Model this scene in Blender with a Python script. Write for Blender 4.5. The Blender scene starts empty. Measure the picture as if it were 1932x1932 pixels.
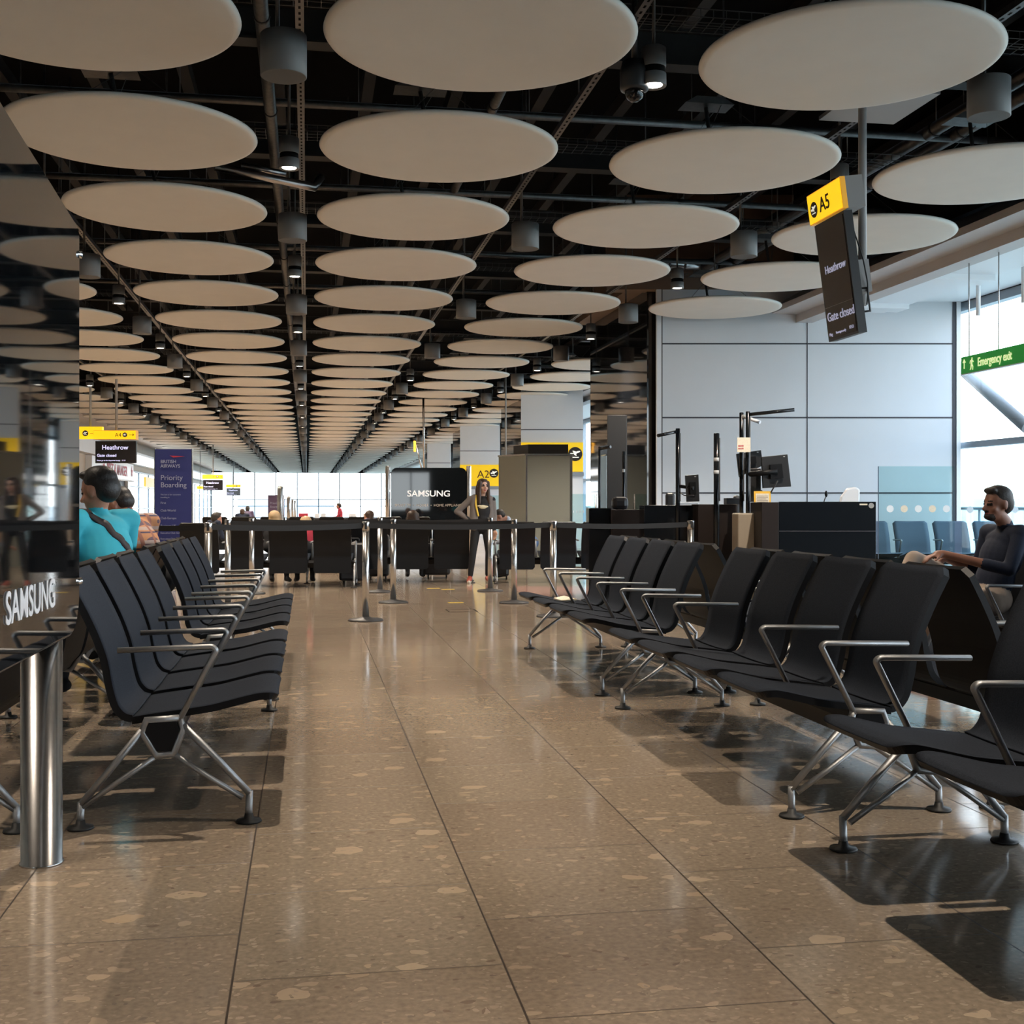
import bpy, math, random
import numpy as np
from mathutils import Vector, Matrix
random.seed(7)
R = math.radians
C = bpy.context.scene.collection
SC = bpy.context.scene

# ------------------------------------------------------------------ camera
TH = R(9.55); CT, ST = math.cos(TH), math.sin(TH); FPX = 2300.0; HZ = 954.0; EYE = 1.15
cam = bpy.data.cameras.new('camera'); cam.sensor_width = 36; cam.lens = FPX/1932*36
cam.shift_y = -12/1932; cam.clip_end = 500; cam.clip_start = .05
camo = bpy.data.objects.new('camera', cam); C.objects.link(camo)
camo.location = (0, 0, EYE); camo.rotation_euler = (R(90), 0, -TH); SC.camera = camo
# ------------------------------------------------------------------ world
w = bpy.data.worlds.new('world'); SC.world = w; w.use_nodes = True
wn = w.node_tree.nodes; wl = w.node_tree.links; wn.clear()
wo = wn.new('ShaderNodeOutputWorld'); bg = wn.new('ShaderNodeBackground')
tc = wn.new('ShaderNodeTexCoord'); sx = wn.new('ShaderNodeSeparateXYZ'); rp = wn.new('ShaderNodeValToRGB')
wl.new(tc.outputs['Generated'], sx.inputs[0]); wl.new(sx.outputs[2], rp.inputs[0]); wl.new(rp.outputs[0], bg.inputs[0]); wl.new(bg.outputs[0], wo.inputs[0])
e = rp.color_ramp.elements; e[0].position = 0.0; e[0].color = (.93, .97, 1, 1); e[1].position = .6; e[1].color = (.55, .74, 1, 1)
bg.inputs[1].default_value = 7.0
# ------------------------------------------------------------------ view
SC.view_settings.view_transform = 'Standard'; SC.view_settings.look = 'None'
SC.view_settings.exposure = 0.0; SC.view_settings.gamma = 1.0; SC.view_settings.use_curve_mapping = False
try:
    SC.cycles.use_denoising = True; SC.cycles.max_bounces = 7; SC.cycles.diffuse_bounces = 4; SC.cycles.glossy_bounces = 4
    SC.cycles.transparent_max_bounces = 12; SC.cycles.sample_clamp_indirect = 6; SC.cycles.caustics_reflective = False
    SC.cycles.use_light_tree = True
except Exception: pass
LAMP_W = 430.0; LAMP_COL = (1.0, .85, .69)

# ------------------------------------------------------------------ materials
M = {}
def mat(name, col, rough=.5, metal=0.0, spec=.5, emit=None, es=0.0, bump=None, noise=None, coat=0):
    m = bpy.data.materials.new(name); m.use_nodes = True; nt = m.node_tree
    b = nt.nodes['Principled BSDF']
    b.inputs['Base Color'].default_value = (*col, 1); b.inputs['Roughness'].default_value = rough
    b.inputs['Metallic'].default_value = metal; b.inputs['Specular IOR Level'].default_value = spec
    if coat: b.inputs['Coat Weight'].default_value = coat
    if emit: b.inputs['Emission Color'].default_value = (*emit, 1); b.inputs['Emission Strength'].default_value = es
    if noise:   # (scale, amount) gentle tone variation of the stuff itself
        t = nt.nodes.new('ShaderNodeTexNoise'); t.inputs['Scale'].default_value = noise[0]; t.inputs['Detail'].default_value = 4
        g = nt.nodes.new('ShaderNodeTexCoord'); nt.links.new(g.outputs['Object'], t.inputs['Vector'])
        r = nt.nodes.new('ShaderNodeValToRGB'); a = noise[1]
        r.color_ramp.elements[0].position = .3; r.color_ramp.elements[1].position = .7
        r.color_ramp.elements[0].color = (*[c*(1-a) for c in col], 1); r.color_ramp.elements[1].color = (*[min(1, c*(1+a)) for c in col], 1)
        nt.links.new(t.outputs['Fac'], r.inputs[0]); nt.links.new(r.outputs[0], b.inputs['Base Color'])
    if bump:
        t = nt.nodes.new('ShaderNodeTexNoise'); t.inputs['Scale'].default_value = bump[0]
        g = nt.nodes.new('ShaderNodeTexCoord'); nt.links.new(g.outputs['Object'], t.inputs['Vector'])
        p = nt.nodes.new('ShaderNodeBump'); p.inputs['Strength'].default_value = bump[1]; p.inputs['Distance'].default_value = .002
        nt.links.new(t.outputs['Fac'], p.inputs['Height']); nt.links.new(p.outputs[0], b.inputs['Normal'])
    M[name] = m; return m
mat('disc_white', (.74, .70, .64), .62, noise=(3, .02))
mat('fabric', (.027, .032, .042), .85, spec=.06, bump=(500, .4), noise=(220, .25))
mat('shell_black', (.006, .0065, .008), .45, spec=.22)
mat('aluminium', (.36, .365, .37), .52, 1.0, noise=(40, .05))
mat('steel', (.56, .55, .54), .24, 1.0, noise=(60, .06))
mat('chrome', (.8, .8, .8), .1, 1.0)
mat('rubber', (.012, .012, .012), .55)
mat('belt', (.008, .008, .009), .7)
mat('black_glass', (.004, .005, .006), .03, spec=.6)
mat('black_gloss', (.006, .008, .011), .12)
mat('mirror_black', (.005, .006, .008), .04, spec=.8)
mat('black_plastic', (.013, .014, .016), .45)
mat('wall_white', (.68, .70, .73), .42, noise=(2, .015))
mat('wall_seam', (.05, .05, .06), .6)
mat('trim_white', (.82, .83, .85), .3)
mat('beige_wall', (.46, .40, .33), .6, noise=(2, .03))
mat('brown_and_shade', (.20, .13, .09), .6, noise=(3, .05))
mat('bulkhead_grey', (.52, .49, .48), .55, noise=(2, .02))
mat('soffit_white', (.80, .82, .85), .5)
mat('void_black', (.004, .004, .004), .9, spec=.1)
mat('steelwork', (.020, .018, .017), .6, noise=(6, .2))
mat('galv', (.13, .125, .12), .45, .8, noise=(20, .15))
mat('foil', (.55, .52, .5), .3, 1.0, bump=(40, 1.0))
mat('lamp_grey', (.17, .17, .17), .5, noise=(8, .05))
mat('grille_grey', (.26, .255, .25), .6)
mat('lamp_glow', (1, 1, 1), .4, emit=(1, .93, .82), es=18)
mat('cove_glow', (1, 1, 1), .4, emit=(1, .95, .88), es=3)
mat('yellow_lit', (.9, .55, .02), .4, emit=(1, .62, .01), es=.95)
mat('yellow_panel', (.9, .60, .02), .4, emit=(1, .58, .01), es=.35)
mat('orange_dim', (.8, .42, .04), .4, emit=(1, .45, .03), es=.3)
mat('ink', (.02, .012, .008), .6)
mat('pict_white', (.9, .88, .8), .5, emit=(1, .95, .8), es=.6)
mat('screen_black', (.014, .012, .014), .2)
mat('screen_text', (.5, .5, .6), .5, emit=(.55, .55, .75), es=.45)
mat('screen_text_bright', (.8, .8, .9), .5, emit=(.65, .62, 1), es=1.2)
mat('sign_grey', (.30, .30, .30), .5)
mat('green_sign', (.02, .30, .05), .4, emit=(.02, .36, .05), es=.30)
mat('green_text', (.9, .95, .6), .4, emit=(.9, 1, .5), es=.7)
mat('logo_white', (.85, .85, .87), .3, .2, emit=(1, 1, 1), es=.15)
mat('logo_silver', (.75, .75, .76), .22, .8)
mat('banner_blue', (.03, .036, .15), .1, coat=.6)
mat('banner_purple', (.09, .06, .12), .4)
mat('banner_text', (.30, .32, .45), .4)
mat('red', (.45, .03, .05), .5)
mat('paper', (.75, .68, .55), .7, noise=(60, .08))
mat('paper_yellow', (.85, .5, .05), .6)
mat('text_grey', (.35, .3, .25), .7)
mat('grey_cabinet', (.33, .36, .33), .45, .1, noise=(160, .06))
mat('dark_cap', (.03, .03, .032), .5)
mat('brown_panel', (.020, .015, .014), .5, spec=.2)
mat('pedestal', (.42, .37, .30), .6)
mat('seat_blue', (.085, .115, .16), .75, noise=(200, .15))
mat('skin', (.42, .20, .13), .5, noise=(30, .05)); mat('skin_tan', (.27, .12, .075), .5); mat('skin_pale', (.55, .33, .24), .5)
mat('lip', (.38, .10, .09), .4); mat('eye', (.02, .015, .012), .2); mat('brow', (.02, .014, .01), .8)
mat('hair_black', (.010, .008, .008), .5, bump=(90, 1)); mat('hair_brown', (.045, .022, .012), .5, bump=(90, 1)); mat('hair_dark', (.022, .016, .012), .6, bump=(90, 1))
mat('hair_blond', (.40, .27, .14), .55, bump=(90, 1))
mat('turquoise', (.05, .48, .60), .8, bump=(30, .3)); mat('strap_brown', (.030, .020, .020), .6)
mat('black_cloth', (.008, .008, .010), .85); mat('grey_knit', (.16, .14, .13), .9, bump=(200, .5)); mat('navy_cloth', (.008, .014, .034), .85, noise=(120, .2))
mat('beige_cloth', (.33, .26, .21), .85); mat('red_cloth', (.35, .02, .04), .8); mat('light_shirt', (.36, .42, .52), .8); mat('jeans', (.06, .11, .22), .85)
mat('bag_yellow', (.75, .5, .06), .6); mat('shoe_red', (.28, .05, .03), .6); mat('sole', (.5, .42, .35), .6); mat('print_cream', (.65, .58, .40), .8)
mat('luggage', (.012, .012, .015), .4); mat('white_plastic', (.72, .75, .80), .35); mat('pink_floor', (.42, .22, .19), .12); mat('tape', (.55, .38, .06), .4)
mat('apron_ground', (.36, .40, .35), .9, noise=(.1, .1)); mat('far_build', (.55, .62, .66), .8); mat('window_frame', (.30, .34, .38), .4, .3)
mat('wall_dark', (.05, .045, .042), .6)

def glass(name, tint, refl):
    m = bpy.data.materials.new(name); m.use_nodes = True; nt = m.node_tree; nt.nodes.clear()
    o = nt.nodes.new('ShaderNodeOutputMaterial'); mx = nt.nodes.new('ShaderNodeMixShader'); t = nt.nodes.new('ShaderNodeBsdfTransparent')
    g = nt.nodes.new('ShaderNodeBsdfGlossy'); g.inputs['Roughness'].default_value = .02; t.inputs[0].default_value = (*tint, 1)
    fr = nt.nodes.new('ShaderNodeFresnel'); fr.inputs[0].default_value = refl
    ge = nt.nodes.new('ShaderNodeNewGeometry'); iv = nt.nodes.new('ShaderNodeMath'); iv.operation = 'SUBTRACT'; iv.inputs[0].default_value = 1; nt.links.new(ge.outputs['Backfacing'], iv.inputs[1])
    ml = nt.nodes.new('ShaderNodeMath'); ml.operation = 'MULTIPLY'; nt.links.new(iv.outputs[0], ml.inputs[0]); nt.links.new(fr.outputs[0], ml.inputs[1])
    nt.links.new(ml.outputs[0], mx.inputs[0]); nt.links.new(t.outputs[0], mx.inputs[1]); nt.links.new(g.outputs[0], mx.inputs[2]); nt.links.new(mx.outputs[0], o.inputs[0])
    M[name] = m
glass('pane', (.96, .98, .98), 1.3); glass('screen_glass', (.78, .90, .90), 1.45)
glass('dome_glass', (.25, .25, .27), 1.6)

def plaid():
    m = mat('plaid', (.4, .2, .12), .85); nt = m.node_tree; b = nt.nodes['Principled BSDF']
    g = nt.nodes.new('ShaderNodeTexCoord'); s = nt.nodes.new('ShaderNodeSeparateXYZ'); nt.links.new(g.outputs['Object'], s.inputs[0])
    def wave(axis, f, th):
        a = nt.nodes.new('ShaderNodeMath'); a.operation = 'MULTIPLY'; nt.links.new(s.outputs[axis], a.inputs[0]); a.inputs[1].default_value = f
        f2 = nt.nodes.new('ShaderNodeMath'); f2.operation = 'FRACT'; nt.links.new(a.outputs[0], f2.inputs[0])
        c = nt.nodes.new('ShaderNodeMath'); c.operation = 'LESS_THAN'; nt.links.new(f2.outputs[0], c.inputs[0]); c.inputs[1].default_value = th
        return c.outputs[0]
    def mix(f, c1, c2):
        x = nt.nodes.new('ShaderNodeMixRGB'); nt.links.new(f, x.inputs[0])
        for k, c in ((1, c1), (2, c2)):
            if isinstance(c, tuple): x.inputs[k].default_value = (*c, 1)
            else: nt.links.new(c, x.inputs[k])
        return x.outputs[0]
    a = mix(wave(1, 11, .3), (.50, .22, .10), (.14, .08, .10)); b2 = mix(wave(2, 11, .25), a, (.45, .33, .28)); c = mix(wave(2, 9.0, .1), b2, (.07, .05, .09)); d = mix(wave(0, 9, .25), c, (.30, .12, .08))
    nt.links.new(d, b.inputs['Base Color'])
plaid()
def frost():
    m = bpy.data.materials.new('frost'); m.use_nodes = True; nt = m.node_tree; nt.nodes.clear(); o = nt.nodes.new('ShaderNodeOutputMaterial'); mx = nt.nodes.new('ShaderNodeMixShader'); t = nt.nodes.new('ShaderNodeBsdfTranslucent'); d = nt.nodes.new('ShaderNodeBsdfDiffuse')
    t.inputs[0].default_value = (.95, .97, 1, 1); d.inputs[0].default_value = (.9, .92, .95, 1); mx.inputs[0].default_value = .6; nt.links.new(t.outputs[0], mx.inputs[1]); nt.links.new(d.outputs[0], mx.inputs[2]); nt.links.new(mx.outputs[0], o.inputs[0]); M['frost'] = m
frost()

def floor_mat():
    m = mat('terrazzo', (.3, .25, .2), .13); nt = m.node_tree; b = nt.nodes['Principled BSDF']; N = nt.nodes.new; L = nt.links.new
    b.inputs['Specular IOR Level'].default_value = .5
    g = N('ShaderNodeNewGeometry'); s = N('ShaderNodeSeparateXYZ'); L(g.outputs['Position'], s.inputs[0])
    def mth(op, a, b_=None, c_=None):
        n = N('ShaderNodeMath'); n.operation = op
        for i, v in enumerate((a, b_, c_)):
            if v is None: continue
            if isinstance(v, (int, float)): n.inputs[i].default_value = v
            else: L(v, n.inputs[i])
        return n.outputs[0]
    P = .6655
    u = mth('DIVIDE', mth('ADD', s.outputs[0], .178), P); iu = mth('FLOOR', u); fu = mth('FRACT', u)
    par = mth('MULTIPLY', mth('FRACT', mth('MULTIPLY', iu, .5)), 2.0)
    v = mth('ADD', mth('DIVIDE', mth('SUBTRACT', s.outputs[1], .355), P), mth('MULTIPLY', par, .5)); iv = mth('FLOOR', v); fv = mth('FRACT', v)
    du = mth('MINIMUM', fu, mth('SUBTRACT', 1.0, fu)); dv = mth('MINIMUM', fv, mth('SUBTRACT', 1.0, fv))
    joint = mth('MAXIMUM', mth('LESS_THAN', du, .0042), mth('MULTIPLY', mth('LESS_THAN', dv, .0036), .8))
    cb = N('ShaderNodeCombineXYZ'); L(iu, cb.inputs[0]); L(iv, cb.inputs[1])
    wn_ = N('ShaderNodeTexWhiteNoise'); L(cb.outputs[0], wn_.inputs['Vector'])
    # coordinates shifted per tile so the chips stop at joints
    off = N('ShaderNodeVectorMath'); off.operation = 'MULTIPLY_ADD'; L(wn_.outputs['Color'], off.inputs[0]); off.inputs[1].default_value = (7, 7, 0); L(g.outputs['Position'], off.inputs[2])
    nd = N('ShaderNodeTexNoise'); nd.inputs['Scale'].default_value = 14; nd.inputs['Detail'].default_value = 2; L(off.outputs[0], nd.inputs['Vector'])
    o2 = N('ShaderNodeVectorMath'); o2.operation = 'MULTIPLY_ADD'; L(nd.outputs['Color'], o2.inputs[0]); o2.inputs[1].default_value = (.07, .06, .05); L(off.outputs[0], o2.inputs[2])
    o3 = N('ShaderNodeVectorMath'); o3.operation = 'MULTIPLY'; L(o2.outputs[0], o3.inputs[0]); o3.inputs[1].default_value = (1, 1.5, 1)
    base = N('ShaderNodeTexNoise'); base.inputs['Scale'].default_value = 55; base.inputs['Detail'].default_value = 6; L(off.outputs[0], base.inputs['Vector'])
    cr = N('ShaderNodeValToRGB'); L(base.outputs['Fac'], cr.inputs[0])
    cr.color_ramp.elements[0].position = .3; cr.color_ramp.elements[0].color = (.235, .185, .140, 1); cr.color_ramp.elements[1].position = .72; cr.color_ramp.elements[1].color = (.335, .270, .205, 1)
    col = cr.outputs[0]
    for sc, dist, th, pal in ((7, .21, .80, ((.52, .41, .30), (.44, .33, .22))), (15, .22, .74, ((.47, .38, .28), (.41, .31, .22))), (23, .2, .90, ((.16, .13, .11), (.20, .14, .10))), (40, .26, .72, ((.44, .36, .28), (.36, .29, .22))), (62, .3, .80, ((.17, .14, .115), (.46, .38, .29)))):
        vo = N('ShaderNodeTexVoronoi'); vo.inputs['Scale'].default_value = sc; L(o3.outputs[0], vo.inputs['Vector'])
        sp = N('ShaderNodeSeparateColor'); L(vo.outputs['Color'], sp.inputs[0])
        lim = mth('MULTIPLY', sp.outputs[1], dist*1.6)
        inside = mth('MULTIPLY', mth('LESS_THAN', vo.outputs['Distance'], mth('ADD', lim, dist*.35)), mth('GREATER_THAN', sp.outputs[0], th))
        pm = N('ShaderNodeMixRGB'); L(sp.outputs[2], pm.inputs[0]); pm.inputs[1].default_value = (*pal[0], 1); pm.inputs[2].default_value = (*pal[1], 1)
        mx = N('ShaderNodeMixRGB'); L(mth('MULTIPLY', inside, .75), mx.inputs[0]); L(col, mx.inputs[1]); L(pm.outputs[0], mx.inputs[2]); col = mx.outputs[0]
    tint = N('ShaderNodeMixRGB'); tint.blend_type = 'MULTIPLY'; tint.inputs[0].default_value = 1; L(col, tint.inputs[1])
    tr = N('ShaderNodeValToRGB'); L(wn_.outputs['Value'], tr.inputs[0]); tr.color_ramp.elements[0].color = (.90, .87, .85, 1); tr.color_ramp.elements[1].color = (1, 1, .97, 1)
    L(tr.outputs[0], tint.inputs[2])
    jm = N('ShaderNodeMixRGB'); L(joint, jm.inputs[0]); L(tint.outputs[0], jm.inputs[1]); jm.inputs[2].default_value = (.045, .032, .022, 1)
    L(jm.outputs[0], b.inputs['Base Color'])
    rn = N('ShaderNodeTexNoise'); rn.inputs['Scale'].default_value = 1.3; rn.inputs['Detail'].default_value = 5; L(g.outputs['Position'], rn.inputs['Vector'])
    mr = N('ShaderNodeMapRange'); L(rn.outputs['Fac'], mr.inputs[0]); mr.inputs['To Min'].default_value = .08; mr.inputs['To Max'].default_value = .15
    L(mth('ADD', mr.outputs[0], mth('MULTIPLY', joint, .4)), b.inputs['Roughness'])
floor_mat()

# ------------------------------------------------------------------ mesh builder
def at(px, py, zc):          # point seen at photo position, zc metres in front of the camera
    xc = (px-966)/FPX*zc
    return Vector((xc*CT+zc*ST, zc*CT-xc*ST, EYE-(py-HZ)/FPX*zc))
def gnd(px, zc): p = at(px, 0, zc); return Vector((p.x, p.y, 0))

class MB:
    def __init__(s): s.v = []; s.f = []; s.m = []; s.mats = []; s.sm = []
    def mi(s, m):
        if m not in s.mats: s.mats.append(m)
        return s.mats.index(m)
    def add(s, vs, fs, m, smooth=False):
        o = len(s.v); s.v += [tuple(v) for v in vs]; k = s.mi(m)
        for f in fs: s.f.append(tuple(o+i for i in f)); s.m.append(k); s.sm.append(smooth)
        return s
    def box(s, a, b, m, bev=0):
        (x0, y0, z0), (x1, y1, z1) = a, b
        if x0 > x1: x0, x1 = x1, x0
        if y0 > y1: y0, y1 = y1, y0
        if z0 > z1: z0, z1 = z1, z0
        return s.add([(x0,y0,z0),(x1,y0,z0),(x1,y1,z0),(x0,y1,z0),(x0,y0,z1),(x1,y0,z1),(x1,y1,z1),(x0,y1,z1)],
                     [(0,3,2,1),(4,5,6,7),(0,1,5,4),(1,2,6,5),(2,3,7,6),(3,0,4,7)], m)
    def tube(s, pts, r, m, n=10, closed=False, flat=1.0, rs=None):
        pts = [Vector(p) for p in pts]; rings = []
        up = Vector((0, 1, 0)) if abs((pts[-1]-pts[0]).normalized().y) < .8 else Vector((0, 0, 1))
        for i, p in enumerate(pts):
            d = Vector((0, 0, 0))
            if i > 0: d += (p-pts[i-1]).normalized()
            if i < len(pts)-1: d += (pts[i+1]-p).normalized()
            d.normalize()
            a = up.cross(d)
            if a.length < 1e-4: a = Vector((1, 0, 0)).cross(d)
            a.normalize(); b = d.cross(a); rr = rs[i] if rs else r
            k = 1.0
            if 0 < i < len(pts)-1:
                c = (p-pts[i-1]).normalized().dot(d); k = 1/max(c, .5)
            rings.append([p+a*(rr*k*math.cos(2*math.pi*j/n))+b*(rr*flat*math.sin(2*math.pi*j/n)) for j in range(n)])
        vs = [v for ring in rings for v in ring]; fs = []
        for i in range(len(rings)-1):
            for j in range(n): fs.append((i*n+j, i*n+(j+1)%n, (i+1)*n+(j+1)%n, (i+1)*n+j))
        s.add(vs, fs, m, True)
        s.add(rings[0], [tuple(reversed(range(n)))], m); s.add(rings[-1], [tuple(range(n))], m); return s
    def lathe(s, prof, m, n=24, c=(0, 0), smooth=True, axis='z'):
        vs = []; fs = []
        for (r, z) in prof:
            for j in range(n):
                a = 2*math.pi*j/n; vs.append((c[0]+r*math.cos(a), c[1]+r*math.sin(a), z))
        k = len(prof)
        for i in range(k-1):
            for j in range(n): fs.append((i*n+j, i*n+(j+1)%n, (i+1)*n+(j+1)%n, (i+1)*n+j))
        s.add(vs, fs, m, smooth)
        if prof[0][0] > 1e-4: s.add(vs[:n], [tuple(reversed(range(n)))], m)
        if prof[-1][0] > 1e-4: s.add(vs[-n:], [tuple(range(n))], m)
        return s
    def prism(s, poly, axis, a, b, m):      # poly 2D, extruded along axis (0,1,2) from a to b
        def P(p, t):
            q = [p[0], p[1]]; q.insert(axis, t); return tuple(q)
        n = len(poly); vs = [P(p, a) for p in poly]+[P(p, b) for p in poly]
        fs = [tuple(range(n)), tuple(range(2*n-1, n-1, -1))]+[(i, (i+1)%n, n+(i+1)%n, n+i) for i in range(n)]
        return s.add(vs, fs, m)
    def ell(s, c, r, m, n=16, k=10):
        prof = [(math.sin(math.pi*i/k), -math.cos(math.pi*i/k)) for i in range(k+1)]
        vs = []; fs = []
        for (q, z) in prof:
            for j in range(n):
                a = 2*math.pi*j/n; vs.append((c[0]+r[0]*q*math.cos(a), c[1]+r[1]*q*math.sin(a), c[2]+r[2]*z))
        for i in range(k):
            for j in range(n): fs.append((i*n+j, i*n+(j+1)%n, (i+1)*n+(j+1)%n, (i+1)*n+j))
        return s.add(vs, fs, m, True)
    def xf(s, mtx): s.v = [tuple(mtx @ Vector(v)) for v in s.v]; return s
    def mesh(s, name):
        me = bpy.data.meshes.new(name); me.from_pydata(s.v, [], s.f)
        for m in s.mats: me.materials.append(M[m])
        me.polygons.foreach_set('material_index', s.m); me.polygons.foreach_set('use_smooth', s.sm); me.update(); return me
    def build(s, name, parent=None, loc=None, rot=None, bevel=0, fix=True):
        me = s.mesh(name)
        if fix:
            import bmesh
            bm = bmesh.new(); bm.from_mesh(me); bmesh.ops.remove_doubles(bm, verts=bm.verts, dist=1e-5)
            bmesh.ops.recalc_face_normals(bm, faces=bm.faces); bm.to_mesh(me); bm.free()
        o = bpy.data.objects.new(name, me); C.objects.link(o)
        if parent: o.parent = parent
        if loc is not None: o.location = loc
        if rot is not None: o.rotation_euler = rot
        if bevel:
            b = o.modifiers.new('bevel', 'BEVEL'); b.width = bevel; b.segments = 2; b.limit_method = 'ANGLE'
        return o
def tag(o, label, cat, group=None):
    o['label'] = label; o['category'] = cat
    if group: o['group'] = group
    return o
def empty(name, label, cat, loc=(0, 0, 0), rz=0, group=None):
    o = bpy.data.objects.new(name, None); C.objects.link(o); o.location = loc; o.rotation_euler = (0, 0, rz); o.empty_display_size = .1
    return tag(o, label, cat, group)
def struct(o): o['kind'] = 'structure'; return o
def dup(root, loc, rz=None, label=None, group=None):
    r = root.copy(); C.objects.link(r); r.location = loc
    if rz is not None: r.rotation_euler = (0, 0, rz)
    if label: r['label'] = label
    if group: r['group'] = group
    for ch in list(root.children):
        c = ch.copy(); C.objects.link(c); c.parent = r
        for g in list(ch.children):
            d = g.copy(); C.objects.link(d); d.parent = c
    return r
def text(s, size, m, parent, loc, rot, name='lettering', bold=0, align='LEFT', sx=1.0, ext=.002, sp=1.0):
    cu = bpy.data.curves.new(name, 'FONT'); cu.body = s; cu.size = size; cu.extrude = ext; cu.offset = bold; cu.align_x = align; cu.space_line = 1.0; cu.space_character = sp
    o = bpy.data.objects.new('tmp', cu); C.objects.link(o); dg = bpy.context.evaluated_depsgraph_get()
    me = bpy.data.meshes.new_from_object(o.evaluated_get(dg)); me.name = name; bpy.data.objects.remove(o)
    me.materials.clear(); me.materials.append(M[m])
    t = bpy.data.objects.new(name, me); C.objects.link(t); t.location = loc; t.rotation_euler = rot; t.scale = (sx, 1, 1)
    if parent: t.parent = parent
    return t
def plane_icon(parent, loc, rot, r, flip=False):
    """take-off pictogram: dark roundel, pale aircraft climbing over a bar; built in local XY, facing +Z"""
    b = MB(); b.lathe([(r, 0), (r, .004)], 'ink', 28); o = b.build('roundel', parent, loc, rot)
    g = MB(); k = r
    fus = [(-.75,.05),(-.62,.18),(-.45,.12),(.35,.42),(.62,.46),(.72,.38),(.55,.24),(.1,.04),(.2,-.22),(.05,-.22),(-.22,-.06),(-.55,-.16)]
    wing = [(-.15,.16),(-.42,.46),(-.26,.48),(.2,.32)]
    for poly in (fus, wing, [(-.5,-.4),(.5,-.4),(.5,-.52),(-.5,-.52)]): g.prism([(x*k, y*k) for x, y in poly], 2, .004, .007, 'pict_white')
    p = g.build('pictogram', o)
    return o
def arrow(parent, loc, rot, s, m='ink', name='arrow'):
    g = MB(); g.prism([(-1*s, .07*s), (.8*s, .07*s), (.8*s, -.07*s), (-1*s, -.07*s)], 2, 0, .004, m)
    g.prism([(1*s, 0), (.35*s, .55*s), (.22*s, .42*s), (.68*s, 0), (.22*s, -.42*s), (.35*s, -.55*s)], 2, 0, .004, m)
    return g.build(name, parent, loc, rot)
FACE_CAM = (R(90), 0, 0)              # local XY sheet standing up and looking towards -Y
FACE_LEFT = (R(90), 0, R(-90))        # standing, looking towards -X (reads along -Y)
FACE_RIGHT = (R(90), 0, R(90))        # looking towards +X (reads along +Y)
ORD = ['nearest','second','third','fourth','fifth','sixth','seventh','eighth','ninth','tenth','eleventh','twelfth','thirteenth','fourteenth','fifteenth','sixteenth','seventeenth','eighteenth','nineteenth','twentieth']
TENS = {2:'twenty', 3:'thirty', 4:'forty'}
def nth(i):
    i += 1
    if i <= 20: return ORD[i-1]
    u = i % 10
    return (TENS[i//10]+'-'+['','first','second','third','fourth','fifth','sixth','seventh','eighth','ninth'][u]) if u else {30:'thirtieth', 40:'fortieth'}[i]

# ================================================================== STRUCTURE
YB, YF = -9.0, 113.0
XL, XR = -8.5, 10.6
struct(MB().box((XL-.3, YB, -.2), (XR+.3, YF+.3, 0), 'terrazzo').build('floor'))
struct(MB().box((XL-.3, YB, 6.2), (XR+.3, YF+.3, 6.4), 'void_black').build('ceiling'))
# left wall: solid to 61 m, glazed after
b = MB(); b.box((XL-.3, YB, 0), (XL, 61, 6.2), 'beige_wall'); b.box((XL-.3, 61, 2.9), (XL, YF, 6.2), 'beige_wall'); struct(b.build('wall_left'))
b = MB(); b.box((-6.2, YB-.3, 0), (XR+.3, YB, 6.2), 'wall_dark'); b.box((XL-.3, YB-.3, 0), (-6.2, YB, .9), 'wall_dark'); b.box((XL-.3, YB-.3, 3.0), (-6.2, YB, 6.2), 'wall_dark'); struct(b.build('wall_back_added'))  # unseen end wall, added to keep daylight from entering behind the camera
struct(MB().box((XL, YB-.2, .9), (-6.2, YB-.18, 3.0), 'pane').box((-7.3, YB-.22, .9), (-7.25, YB-.1, 3.0), 'window_frame').build('window_added'))  # unseen window, added to give the far kiosk glass a bright reflection
# far end: dark head over a full-width window
b = MB(); b.box((XL, YF, 4.15), (XR, YF+.3, 6.2), 'void_black'); struct(b.build('wall_front'))
b = MB()
for k in range(11):
    x = XL+k*(XR-XL)/10; b.box((x-.05, YF, 0), (x+.05, YF+.15, 4.15), 'window_frame')
for z in (0.05, 1.1, 1.72): b.box((XL, YF+.02, z-.04), (XR, YF+.13, z+.04), 'window_frame')
wf = struct(b.build('window_1'))
struct(MB().box((XL, YF+.06, 0), (XR, YF+.08, 4.15), 'pane').build('window_pane', wf))
# right glazed wall, hall long
ZH = 4.39
b = MB()
for k in range(-2, 28):
    y = 15.5+(k)*4.4-11*0
    if y > YF: break
    b.box((XR-.08, y-.05, 0), (XR+.1, y+.05, ZH), 'window_frame')
y = 11.1
while y > YB:
    b.box((XR-.08, y-.05, 0), (XR+.1, y+.05, ZH), 'window_frame'); y -= 4.4
for z, h in ((2.135, .05), (.12, .06), (ZH, .07)): b.box((XR-.06, YB, z-h), (XR+.1, YF, z+h), 'window_frame')
wr = struct(b.build('window_2'))
struct(MB().box((XR, YB, 0), (XR+.02, YF, ZH), 'pane').build('window_pane', wr))
struct(MB().box((XR-.1, YB, ZH+.07), (XR+.3, YF, 6.2), 'soffit_white').build('wall_right'))
# left far glazing
b = MB()
for k in range(14): b.box((XL-.1, 61+k*4, 0), (XL, 61.1+k*4, 2.9), 'window_frame')
for z in (1.0, 2.1, 2.85): b.box((XL-.1, 61, z-.04), (XL, YF, z+.04), 'window_frame')
w3 = struct(b.build('window_3')); struct(MB().box((XL-.06, 61, 0), (XL-.04, YF, 2.9), 'pane').build('window_pane', w3))
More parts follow.
